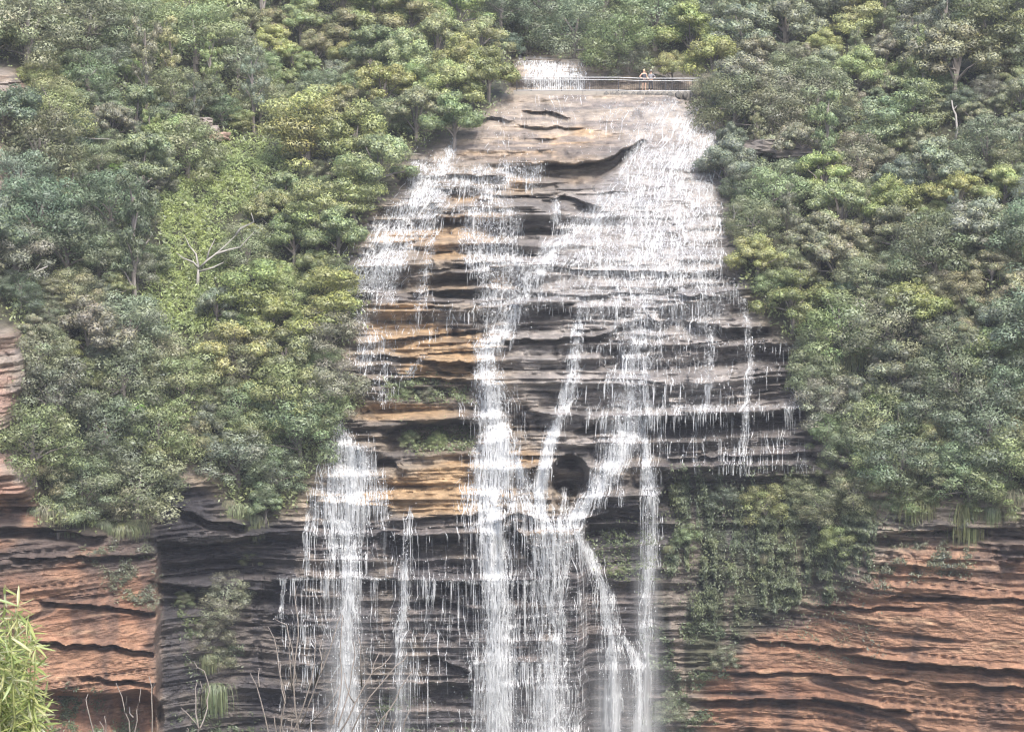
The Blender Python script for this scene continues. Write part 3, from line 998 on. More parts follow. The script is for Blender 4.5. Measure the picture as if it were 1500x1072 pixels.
# spray: drops thrown off the brinks and standing in front of the falls
def spray(name, n, weight, r0, r1, off):
    u, v = pick(weight, n)
    u = u + rng.normal(0, 3, n)
    v = v + rng.normal(0, 3, n)
    d = depth(u, v)
    # stand clear of hollows: as far forward as the rock above
    for up in (8, 18, 30):
        d = np.minimum(d, depth(u, v - up) + 0.1)
    P = pt(u, v, d - off * rng.random(n) - 0.05)
    r = (r0 + (r1 - r0) * rng.random(n) ** 3)[:, None, None]
    base = np.array([(1, 0, -.4), (-.6, .8, -.4), (-.6, -.8, -.4), (0, 0, 1.5)])
    rot = rng.uniform(0, 6.28, n)
    c, s = np.cos(rot)[:, None], np.sin(rot)[:, None]
    bx = c * base[:, 0] - s * base[:, 1]
    by = s * base[:, 0] + c * base[:, 1]
    B = np.stack([bx, by, np.broadcast_to(base[:, 2], bx.shape)], -1) * r
    Vt = (P[:, None] + B).reshape(-1, 3)
    Ft = (np.arange(n)[:, None, None] * 4 + np.array([(0, 1, 3), (1, 2, 3), (2, 0, 3), (2, 1, 0)])[None]).reshape(-1, 3)
    return tag(link(name, new_mesh(name, Vt, Ft, 3, True), M_WATER), kind='stuff')


spray('water_spray', 30000, COVER ** 2.2 * (0.15 + brink * .6 + toe * .6 + .4 * (WVV > 640)) * (WVV > 150), 0.015, 0.07, 0.5)

# thin running sheets; each vertex keeps as far forward as the water above it fell from
def sheet(name, u0, u1, v0, v1, off, gain, add, fs, decay):
    su = np.arange(u0, u1, 3.0)
    sv = np.arange(v0, v1, 3.0)
    a, b = np.meshgrid(su, sv)
    d = depth(a, b).astype(float)
    for i in range(1, len(sv)):
        d[i] = np.minimum(d[i], d[i - 1] + decay)
    d = blur(d, 1, 1, 1)
    d = np.minimum(d, depth(a, b))
    cov = np.clip(wsample(COVER, a, b) * gain + add, 0, 1)
    cov[0] = cov[-1] = 0
    cov[:, 0] = cov[:, -1] = 0
    P = pt(a, b, d - off)
    h, w = a.shape
    ids = np.arange(h * w).reshape(h, w)
    q = np.stack([ids[1:, :-1], ids[1:, 1:], ids[:-1, 1:], ids[:-1, :-1]], -1)
    ok = (cov[1:, :-1] + cov[1:, 1:] + cov[:-1, 1:] + cov[:-1, :-1]) > 0.12
    ms_ = wsample(MIST, a, b)
    q = q[ok | (ms_[1:, 1:] > .04)]
    used = np.unique(q)
    rm = np.full(ids.size, -1, np.int32)
    rm[used] = np.arange(len(used))
    me = new_mesh(name, P.reshape(-1, 3)[used], rm[q], 4, True)
    add_attr(me, 'mist', wsample(MIST, a, b).reshape(-1)[used])
    add_attr(me, 'cover', cov.reshape(-1)[used])
    fl = np.stack([wsample(PSI, a, b) / fs[0], wsample(PHI, a, b) / fs[1]], -1)     # coordinates that run along the flow
    add_attr(me, 'flow', fl.reshape(-1, 2)[used], 'FLOAT2')
    return tag(link(name, me, M_FILM), kind='structure')


sheet('water_film', 470, 1200, 80, 720, 0.06, 1.0, 0.0, (4.2, 13.0), 0.05)
sheet('water_curtain', 400, 1180, 620, 1118, 0.22, 1.0, 0.0, (3.4, 60.0), 0.012)
# ------------------------------------------------------------------ foliage
def leaf_mesh(name, clumps, per, ll, lw, seed, flat=0.55, droop=0.0, hue=0.22, tip=None):
    """many leaf blades spread through clumps; clumps: (cx,cy,cz,rx,ry,rz)"""
    r = np.random.default_rng(seed)
    cl = np.array(clumps, float)
    vol = (cl[:, 3] * cl[:, 4] + cl[:, 3] * cl[:, 5]) 
    cnt = np.maximum(12, (per * vol / vol.mean()).astype(int))
    k = np.repeat(np.arange(len(cl)), cnt)
    n = len(k)
    dirs = r.normal(0, 1, (n, 3))
    dirs[:, 2] = dirs[:, 2] * 0.9 + 0.28
    dirs /= np.linalg.norm(dirs, axis=1)[:, None]
    rad = np.where(r.random(n) < .14, r.uniform(1.05, 1.45, n), r.uniform(0.45, 1.1, n) ** 0.5)
    c = cl[k, :3]
    P = c + dirs * cl[k, 3:] * rad[:, None]
    nrm = dirs / cl[k, 3:]
    nrm /= np.linalg.norm(nrm, axis=1)[:, None]
    ln_ = nrm * flat + r.normal(0, 0.45, (n, 3)) + np.array((0, 0, 0.18))
    ln_ /= np.linalg.norm(ln_, axis=1)[:, None]
    ax = np.cross(ln_, r.normal(0, 1, (n, 3)))
    ax[:, 2] -= droop
    ax -= ln_ * (ax * ln_).sum(1)[:, None]
    ax /= np.linalg.norm(ax, axis=1)[:, None]
    bx = np.cross(ln_, ax)
    L = (ll * r.uniform(0.6, 1.35, n))[:, None]
    Wd = (lw * r.uniform(0.6, 1.35, n))[:, None]
    V4 = np.stack([P - ax * L / 2, P - bx * Wd / 2, P + ax * L / 2, P + bx * Wd / 2], 1).reshape(-1, 3)
    me = new_mesh(name, V4, np.arange(n * 4).reshape(-1, 4), 4, True)
    var_c = r.uniform(1 - hue, 1 + hue, (len(cl), 3)) * r.uniform(0.75, 1.25, (len(cl), 1))
    var = var_c[k] * r.uniform(0.78, 1.22, (n, 1))
    if tip is not None:                                  # young shoots on the outer ends of branches
        young = ((rad > 0.97) & (r.random(n) < 0.5))[:, None]
        var = np.where(young, var * np.array(tip), var)
    add_attr(me, 'leafvar', np.repeat(var, 4, 0), 'FLOAT_COLOR')
    sn = nrm * 0.95 + ln_ * 0.25
    sn /= np.linalg.norm(sn, axis=1)[:, None]
    me.normals_split_custom_set_from_vertices(np.repeat(sn, 4, 0).tolist())
    me.materials.append(M_LEAF)
    return me


def crown_clumps(kind, seed):
    r = random.Random(seed)
    out = []
    if kind == 'gum':                # rounded heads of foliage at the ends of spreading limbs, unit height ~1, radius ~0.5
        nh = r.randint(10, 14)
        for i in range(nh):
            a = i * 2.4 + r.uniform(-.5, .5)
            q = 0.40 * math.sqrt((i + 0.5) / nh) + r.uniform(-.03, .05)
            hx, hy, hz = q * math.cos(a), q * math.sin(a), 0.86 - 0.5 * (q / .42) ** 2 + r.uniform(-.1, .08)
            hr = r.uniform(0.14, 0.21)
            for j in range(r.randint(5, 7)):
                b = r.uniform(0, 6.28)
                e = r.uniform(0.2, 1.0) * hr
                s = hr * r.uniform(0.34, 0.66)
                out.append((hx + e * math.cos(b), hy + e * math.sin(b), hz + r.uniform(-.35, .45) * hr * (1.2 - e / hr), s, s, s * 0.85))
    elif kind == 'tea':              # dense domed bush
        for i in range(38):
            a = i * 2.4
            z = r.uniform(0.12, 0.92)
            q = 0.46 * math.sqrt(max(0.02, 1 - ((z - 0.32) / 0.66) ** 2)) * r.uniform(0.75, 1.05)
            s = r.uniform(0.09, 0.17)
            out.append((q * math.cos(a), q * math.sin(a), z, s, s, s * 0.75))
        out.append((0, 0, .5, .3, .3, .34))
    elif kind == 'tier':             # flat layered sprays
        for i in range(30):
            a = i * 2.4 + r.uniform(-.3, .3)
            z = r.uniform(0.2, 0.98)
            q = (0.5 * (1 - 0.55 * z)) * r.uniform(0.3, 1.05) + 0.03
            s = r.uniform(0.11, 0.19)
            out.append((q * math.cos(a), q * math.sin(a), z - q * .15, s, s, s * 0.5))
    elif kind == 'tall':             # open, taller tree with separate heads on a visible stem
        for i in range(9):
            a = i * 2.4 + r.uniform(-.5, .5)
            z = 0.45 + 0.5 * (i / 8) + r.uniform(-.05, .05)
            q = r.uniform(0.08, 0.3) * (1.25 - z * .6)
            hr = r.uniform(0.1, 0.16)
            for j in range(6):
                b = r.uniform(0, 6.28)
                e = r.uniform(0.2, 1) * hr
                s = hr * r.uniform(.4, .55)
                out.append((q * math.cos(a) + e * math.cos(b), q * math.sin(a) + e * math.sin(b), z + r.uniform(-.4, .4) * hr, s, s, s * .7))
    return out


def trunk_mesh(name, kind, seed, clumps):
    r = random.Random(seed)
    m = MB()
    top = 0.6 if kind != 'tall' else 0.9
    pts = [(0, 0, -0.12), (r.uniform(-.02, .02), r.uniform(-.02, .02), top * 0.4), (r.uniform(-.05, .05), r.uniform(-.05, .05), top)]
    m.tube(pts, [0.035, 0.026, 0.012], 5)
    for i in range(0, len(clumps), max(1, len(clumps) // 7)):
        c = clumps[i]
        z0 = r.uniform(0.12, 0.4) if kind != 'tall' else max(.15, c[2] - .25)
        mid = (c[0] * .45, c[1] * .45, z0 + (c[2] - z0) * 0.6)
        m.tube([(0, 0, z0), mid, (c[0], c[1], c[2])], [0.017, 0.011, 0.004], 4)
    me = m.mesh(name)
    me.materials.append(M_BARK)
    return me


KINDS = {}
for kind, nvar, per, ll, lw, flat, droop, tip in (('gum', 5, 240, 0.036, 0.016, 0.8, 0.15, (1.25, 1.2, .95)), ('tea', 4, 290, 0.038, 0.014, 0.75, 0.0, (1.15, 1.15, 1.0)),
                                                  ('tier', 3, 330, 0.042, 0.015, 0.8, 0.1, (1.25, 1.2, .9)), ('tall', 3, 150, 0.03, 0.011, 0.6, 0.3, (1.2, 1.15, .95))):
    KINDS[kind] = []
    for j in range(nvar):
        cl = crown_clumps(kind, 50 + j * 7 + len(kind))
        KINDS[kind].append((leaf_mesh('crown', cl, per, ll, lw, 900 + j, flat, droop, 0.05, tip), trunk_mesh('trunk', kind, 70 + j, cl)))

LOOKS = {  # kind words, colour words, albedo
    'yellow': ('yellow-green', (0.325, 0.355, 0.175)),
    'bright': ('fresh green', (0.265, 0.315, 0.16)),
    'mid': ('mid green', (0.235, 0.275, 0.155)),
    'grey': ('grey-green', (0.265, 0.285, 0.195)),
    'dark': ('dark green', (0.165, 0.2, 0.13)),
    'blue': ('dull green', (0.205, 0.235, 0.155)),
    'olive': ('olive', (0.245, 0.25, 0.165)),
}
NAMES = {'gum': ('gum_tree', 'gum tree', 'tree'), 'tea': ('tea_tree', 'tea tree', 'shrub'), 'tier': ('wattle_tree', 'wattle', 'tree'), 'tall': ('tall_gum_tree', 'tall gum', 'tree')}
PLANTS = []


def plant(kind, u, v, r_px, look, hs=1.0, squash=None, variant=None):
    """crown centred about (u, v) of the photograph; rooted on the slope under it"""
    base_h = {'gum': 0.6, 'tea': 0.45, 'tier': 0.6, 'tall': 0.68}[kind]
    y0 = float(depth(u, v + r_px * 0.8))
    size = 2.35 * r_px / F * y0                        # crown diameter in metres = unit width 1
    hgt = size * hs * {'gum': 0.92, 'tea': 0.85, 'tier': 0.9, 'tall': 1.7}[kind]
    vb = v + base_h * hgt * F / y0 * 0.8
    yb = float(depth(u, vb))
    p = vec(u, vb, yb)
    PLANTS.append(dict(kind=kind, u=u, v=v, r=r_px, look=look, p=p, s=size * rng.uniform(.95, 1.05), h=hgt, var=variant))


# ---- trees one can single out in the photograph
HAND = [
    ('tall', 215, 95, 34, 'grey'), ('tall', 250, 92, 30, 'yellow'), ('gum', 340, 75, 36, 'grey'), ('gum', 400, 70, 30, 'yellow'), ('gum', 365, 40, 30, 'grey'), ('gum', 440, 30, 34, 'yellow'), ('gum', 505, 50, 34, 'grey'),
    ('tea', 350, 105, 40, 'olive'), ('tea', 130, 45, 52, 'dark'), ('tea', 200, 45, 42, 'blue'), ('tea', 40, 60, 60, 'grey'), ('tea', 130, 125, 40, 'dark'), ('tea', 80, 175, 46, 'bright'), ('gum', 160, 185, 36, 'grey'),
    ('tea', 275, 232, 48, 'mid'), ('tea', 250, 215, 40, 'bright'), ('tea', 60, 230, 56, 'blue'), ('tea', 165, 310, 54, 'dark'), ('tea', 60, 330, 62, 'dark'), ('tea', 100, 370, 56, 'dark'), ('tea', 20, 380, 46, 'grey'),
    ('tier', 450, 195, 60, 'yellow'), ('gum', 520, 205, 52, 'bright'), ('gum', 590, 90, 42, 'yellow'), ('gum', 640, 60, 40, 'bright'), ('gum', 680, 100, 44, 'yellow'), ('gum', 655, 130, 42, 'yellow'), ('gum', 715, 110, 38, 'bright'),
    ('gum', 560, 130, 40, 'yellow'), ('gum', 610, 165, 40, 'grey'), ('gum', 665, 178, 40, 'bright'), ('gum', 545, 25, 44, 'bright'), ('gum', 600, 30, 42, 'yellow'), ('gum', 670, 20, 42, 'bright'), ('gum', 705, 62, 36, 'bright'),
    ('gum', 555, 245, 46, 'bright'), ('tier', 520, 280, 46, 'bright'), ('tier', 465, 320, 48, 'yellow'), ('gum', 495, 345, 40, 'bright'), ('gum', 430, 350, 38, 'mid'), ('gum', 318, 452, 32, 'grey'), ('tea', 185, 490, 54, 'grey'),
    ('gum', 400, 480, 46, 'yellow'), ('tier', 480, 450, 52, 'yellow'), ('gum', 340, 520, 50, 'yellow'), ('gum', 420, 520, 46, 'bright'), ('tea', 360, 545, 44, 'olive'), ('tea', 270, 570, 48, 'mid'), ('tea', 480, 500, 40, 'grey'),
    ('tea', 420, 590, 56, 'mid'), ('tea', 490, 580, 44, 'grey'), ('tea', 440, 640, 52, 'mid'), ('tea', 350, 680, 46, 'grey'), ('tea', 400, 700, 40, 'mid'), ('tea', 470, 610, 40, 'bright'), ('tea', 350, 600, 40, 'bright'),
    ('tea', 200, 720, 56, 'grey'), ('tea', 120, 720, 50, 'blue'), ('tea', 230, 640, 52, 'mid'), ('tea', 150, 640, 54, 'dark'), ('tea', 80, 590, 56, 'blue'), ('tea', 180, 560, 54, 'dark'),
    ('tea', 330, 880, 36, 'grey'), ('tea', 315, 930, 28, 'grey'),
    # beyond the upper fall
    ('tea', 770, 50, 44, 'dark'), ('tea', 840, 50, 50, 'dark'), ('tea', 905, 70, 46, 'mid'), ('tea', 800, 10, 52, 'mid'), ('tea', 880, 15, 50, 'mid'), ('tea', 960, 40, 46, 'mid'), ('tea', 735, 20, 40, 'dark'), ('tea', 920, 100, 30, 'dark'),
    # the slope on the far side of the cascade
    ('gum', 1010, 50, 44, 'yellow'), ('gum', 985, 100, 26, 'yellow'), ('gum', 1045, 95, 40, 'yellow'), ('gum', 1090, 50, 42, 'grey'), ('gum', 1090, 120, 44, 'grey'), ('gum', 1150, 35, 46, 'grey'), ('gum', 1205, 68, 24, 'yellow'),
    ('tea', 1075, 160, 48, 'blue'), ('tea', 1130, 170, 46, 'grey'), ('tea', 1200, 160, 48, 'mid'), ('gum', 1325, 112, 24, 'yellow'), ('tier', 1330, 170, 52, 'mid'), ('tier', 1290, 195, 46, 'mid'), ('gum', 1400, 90, 60, 'grey'), ('tier', 1450, 60, 60, 'dark'),
    ('gum', 1165, 215, 36, 'grey'), ('gum', 1065, 240, 38, 'grey'), ('gum', 1205, 260, 38, 'yellow'), ('gum', 1230, 305, 46, 'yellow'), ('gum', 1320, 262, 32, 'grey'), ('gum', 1400, 285, 36, 'yellow'), ('gum', 1470, 280, 36, 'yellow'),
    ('gum', 1315, 345, 44, 'grey'), ('gum', 1200, 355, 42, 'grey'), ('gum', 1440, 340, 50, 'grey'), ('tea', 1130, 290, 44, 'bright'), ('tea', 1100, 330, 36, 'olive'), ('gum', 1110, 378, 36, 'yellow'), ('gum', 1160, 440, 46, 'bright'),
    ('gum', 1340, 450, 44, 'yellow'), ('gum', 1225, 385, 42, 'grey'), ('tea', 1230, 490, 50, 'bright'), ('tea', 1270, 420, 40, 'mid'), ('gum', 1470, 480, 40, 'grey'), ('gum', 1450, 520, 42, 'yellow'), ('tea', 1400, 560, 60, 'dark'),
    ('tea', 1190, 560, 38, 'mid'), ('tea', 1215, 600, 40, 'grey'), ('tea', 1290, 620, 48, 'yellow'), ('tea', 1360, 610, 46, 'grey'), ('tea', 1450, 640, 60, 'dark'), ('tea', 1320, 680, 52, 'mid'), ('tea', 1420, 700, 50, 'mid'), ('tea', 1480, 690, 50, 'bright'),
    ('tea', 1280, 690, 36, 'bright'), ('tea', 1230, 795, 26, 'bright'),
    ('tea', 590, 572, 15, 'mid'), ('tea', 625, 580, 13, 'olive'), ('tea', 600, 645, 13, 'mid'), ('tea', 640, 648, 13, 'bright'), ('tea', 370, 815, 17, 'mid'), ('tea', 270, 880, 14, 'dark'),
    ('tea', 320, 965, 22, 'grey'), ('tea', 1120, 745, 30, 'mid'), ('tea', 1060, 735, 22, 'dark'), ('tea', 1200, 745, 30, 'grey'), ('tea', 1170, 715, 24, 'mid'), ('tea', 1250, 730, 34, 'grey'), ('tea', 1220, 690, 26, 'mid'),
    ('tea', 1340, 735, 30, 'mid'), ('tea', 1250, 660, 34, 'grey'), ('tea', 1215, 640, 30, 'mid'), ('tea', 1460, 735, 34, 'mid'), ('tea', 1005, 790, 20, 'mid'),
    ('tea', 1060, 965, 20, 'grey'), ('tea', 980, 1040, 22, 'grey'),
]
for h in HAND:
    plant(*h)

# ---- the rest of both slopes
pts = np.array([(h['u'], h['v'], h['r']) for h in PLANTS])
occ = [tuple(p) for p in pts]
cand = 0
GAP = soft([(235, 290), (330, 205), (440, 215), (430, 250), (330, 320), (330, 470), (250, 500), (205, 470), (250, 380)], 8)
gap_at = lambda u, v: float(grid_sample(GAP, u, v))
veg_in = blur(veg, 5, 6) > 0.9
while cand < 20000 and len(PLANTS) < 430:
    cand += 1
    u = rng.uniform(-40, 1540)
    v = rng.uniform(-45, 770)
    if grid_sample(veg_in.astype(float), u, min(v + 14, 1200)) < 0.9:
        continue
    r_ = (20 + 46 * rng.random() ** 1.6) * (1.08 if v > 350 else 0.95)
    if (max(gap_at(u + a_ * r_, v + b_ * r_) for a_, b_ in ((0, 0), (.8, 0), (-.8, 0), (0, .8), (0, -.8))) > .5) or any((u - a) ** 2 + (v - b - 20) ** 2 < 38 ** 2 for a, b in ((178, 250), (194, 600), (129, 578), (290, 390), (1300, 585), (1347, 550), (1250, 540), (1400, 180), (85, 205), (960, 118))):      # the open green gap on the slope
        continue
    if any((u - a) ** 2 + (v - b) ** 2 < (0.5 * (r_ + c)) ** 2 for a, b, c in occ):
        continue
    occ.append((u, v, r_))
    left = u < 740
    if left:
        sunny = u > 330 or v < 130
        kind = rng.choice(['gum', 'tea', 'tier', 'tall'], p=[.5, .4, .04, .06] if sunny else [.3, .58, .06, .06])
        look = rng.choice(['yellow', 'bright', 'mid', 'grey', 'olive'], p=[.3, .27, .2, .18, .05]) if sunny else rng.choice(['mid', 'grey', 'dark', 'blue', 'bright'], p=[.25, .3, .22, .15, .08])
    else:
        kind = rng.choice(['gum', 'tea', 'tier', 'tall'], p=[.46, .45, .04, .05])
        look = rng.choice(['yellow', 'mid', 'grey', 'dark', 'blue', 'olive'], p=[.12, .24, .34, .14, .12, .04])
    plant(str(kind), u, v, r_, str(look))

for q in PLANTS:
    vs = KINDS[q['kind']]
    cm, tm = vs[rng.integers(len(vs))]
    nm, word, cat = NAMES[q['kind']]
    o = empty(nm, q['p'], 'x', cat, None, rng.uniform(0, 6.28))
    s = q['s']
    o.scale = (s, s, q['h'])
    c = link('crown', cm, None, o)
    t = link('trunk', tm, None, o)
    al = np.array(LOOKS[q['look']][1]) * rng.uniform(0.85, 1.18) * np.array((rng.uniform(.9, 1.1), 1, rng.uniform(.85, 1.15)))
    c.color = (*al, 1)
    q['o'] = o

# ---- understorey: scrub, ferns and grass too small to tell apart
def scatter(name, mask, n, ll, lw, lift, col, seed, clump=14, hang=False):
    r = np.random.default_rng(seed)
    w = (mask * (0.15 + sstep(0.35, 0.65, fbm(UU / clump, VV / clump, seed, 3)))).ravel().astype(float)
    i = r.choice(w.size, n, p=w / w.sum())
    u = UU.ravel()[i] + r.uniform(-1, 1, n)
    v = VV.ravel()[i] + r.uniform(-1, 1, n)
    d = depth(u, v)
    P = pt(u, v, d)
    nb = noise(u / 9, v / 7, seed + 2)
    P += np.stack([np.zeros(n), (-1.0 if hang else -0.6) * np.ones(n), (0.1 if hang else 0.8) * np.ones(n)], -1) * (lift * r.random(n) * (0.3 + 1.4 * nb))[:, None]
    nn = np.array((0, -0.55, 0.75)) + r.normal(0, 0.5, (n, 3))
    nn /= np.linalg.norm(nn, axis=1)[:, None]
    ax = np.cross(nn, r.normal(0, 1, (n, 3)) + (np.array((2.5, 0, 0)) if hang else 0))
    ax /= np.linalg.norm(ax, axis=1)[:, None]
    bx = np.cross(nn, ax)
    L = (ll * r.uniform(.5, 1.4, n))[:, None]
    Wd = (lw * r.uniform(.5, 1.4, n))[:, None]
    V4 = np.stack([P - ax * L / 2, P - bx * Wd / 2, P + ax * L / 2, P + bx * Wd / 2], 1).reshape(-1, 3)
    me = new_mesh(name, V4, np.arange(n * 4).reshape(-1, 4), 4, True)
    tone = fbm(u / 30, v / 24, seed + 4, 3)
    var = np.stack([0.8 + .5 * tone, 0.85 + .35 * tone, 0.9 + 0 * tone], -1) * r.uniform(.5, 1.5, (n, 1))
    add_attr(me, 'leafvar', np.repeat(var, 4, 0), 'FLOAT_COLOR')
    o = link(name, me, M_LEAF)
    o.color = (*col, 1)
    return tag(o, kind='stuff')


scatter('undergrowth', blur(veg, 4, 4) * (VV > -80) * (UU > -120) * (UU < 1620), 90000, 0.34, 0.13, 1.0, (0.2, 0.24, 0.12), 401)
scatter('grass', GAP, 34000, 0.32, 0.08, 0.7, (0.245, 0.31, 0.13), 411)

# ------------------------------------------------------------------ railing, walkway, people above the cascade
YF = 236.0
zf = float(pt(900, 134, YF)[2])                   # level of the walkway


def xat(u, y):
    return float(ray(u, 120)[0] * y)


m = MB()
x0, x1 = xat(752, YF), xat(1036, YF)
for i in range(14):
    a, b_ = x0 + (x1 - x0) * i / 14, x0 + (x1 - x0) * (i + 1) / 14
    m.box(((a + b_) / 2, YF + 0.9, zf - 0.45), (b_ - a) - 0.02, 2.1, 0.9 + 0.04 * random.random())
M_PATH = simple('weathered_concrete', (0.3, 0.28, 0.25), 0.9, scale=2, bump=0.4)
tag(m.build('walkway', M_PATH), kind='structure')
M_STONE = simple('dark_kerb_stone', (0.12, 0.115, 0.105), 0.9, var=0.4, scale=3, bump=0.6)
kerb = empty('stone_kerb', (xat(960, YF - .4), YF - 0.4, zf - 0.6), 'low kerb of dark stones under the railing beside the people', 'kerb')
random.seed(9)
xx = xat(888, YF)
while xx < x1:
    w_ = random.uniform(0.35, 0.7)
    bm = bmesh.new()
    bmesh.ops.create_icosphere(bm, subdivisions=1, radius=1.0)
    for vtx in bm.verts:
        vtx.co = Vector((vtx.co.x * w_ * .55, vtx.co.y * .3, vtx.co.z * .34)) * random.uniform(.85, 1.15)
    me = bpy.data.meshes.new('stone')
    bm.to_mesh(me)
    bm.free()
    o = link('stone', me, M_STONE, kerb)
    o.location = (xx - kerb.location.x, random.uniform(-.06, .06), 0.28 + random.uniform(-.04, .04))
    xx += w_ * 0.98

rail = empty('railing', (x0, YF, zf), 'pale steel railing with thin upright bars crossing before the small upper fall', 'railing')


def rail_obj(name, pts_, rad, mat, n=6):
    m = MB()
    m.tube([Vector(p) - rail.location for p in pts_], [rad] * len(pts_), n)
    return m.build(name, mat, rail, True)


RAILH = 1.15
rx = [xat(u, YF) for u in (757, 778, 823, 857, 906, 937, 975, 1014, 1033)]
dip = [0.02, 0.02, 0.02, 0.0, 0.0, -0.08, -0.08, -0.08, -0.08]
for h, r_, nm in ((RAILH, .038, 'top_rail'), (RAILH - 0.2, .03, 'middle_rail'), (0.1, .03, 'bottom_rail')):
    rail_obj(nm, [(x, YF, zf + h + d) for x, d in zip(rx, dip)], r_, M_STEEL)
pm = None
for x, d in zip(rx, dip):
    if pm is None:
        m = MB()
        m.box((0, 0, (RAILH - .04) / 2), 0.07, 0.06, RAILH - .04)
        pm = m.mesh('post')
        pm.materials.append(M_DARKSTEEL)
    o = link('post', pm, None, rail)
    o.location = (x - rail.location.x, 0.045, d)
m = MB()
m.box((0, 0, 0), 0.022, 0.016, RAILH - 0.34)
bmh = m.mesh('baluster')
bmh.materials.append(M_DARKSTEEL)
bx_ = rx[0] + 0.09
while bx_ < rx[-1]:
    if min(abs(bx_ - x) for x in rx) > 0.06:
        o = link('baluster', bmh, None, rail)
        o.location = (bx_ - rail.location.x, 0.0, 0.13 + (RAILH - 0.34) / 2 + float(np.interp(bx_, rx, dip)))
    bx_ += 0.165
hr = empty('handrail', (xat(823, YF + 1.6), YF + 1.6, zf), 'short bent handrail standing in front of the small upper fall', 'handrail')
m = MB()
P = [(823, 134), (823, 119), (829, 114), (838, 109.5), (850, 111), (856, 117), (856.5, 134)]
m.tube([vec(u, v, YF + 1.6) - hr.location for u, v in P], [.04] * 7, 6)
m.build('rail', M_STEEL, hr, True)


def skin_mesh(name, joints, edges, sub=2):
    """one continuous body grown over joints {name: (x,y,z,r)}"""
    names = list(joints)
    me = bpy.data.meshes.new(name)
    me.from_pydata([joints[k][:3] for k in names], [(names.index(a), names.index(b)) for a, b in edges], [])
    o = bpy.data.objects.new(name, me)
    COL.objects.link(o)
    sk = o.modifiers.new('skin', 'SKIN')
    for i, k in enumerate(names):
        r = joints[k][3]
        me.skin_vertices[0].data[i].radius = (r, r) if not isinstance(r, tuple) else r
        me.skin_vertices[0].data[i].use_root = i == 0
    sd_ = o.modifiers.new('sub', 'SUBSURF')
    sd_.levels = sd_.render_levels = sub
    dg = bpy.context.evaluated_depsgraph_get()
    out = bpy.data.meshes.new_from_object(o.evaluated_get(dg))
    bpy.data.objects.remove(o)
    bpy.data.meshes.remove(me)
    out.name = name
    out.polygons.foreach_set('use_smooth', [True] * len(out.polygons))
    return out


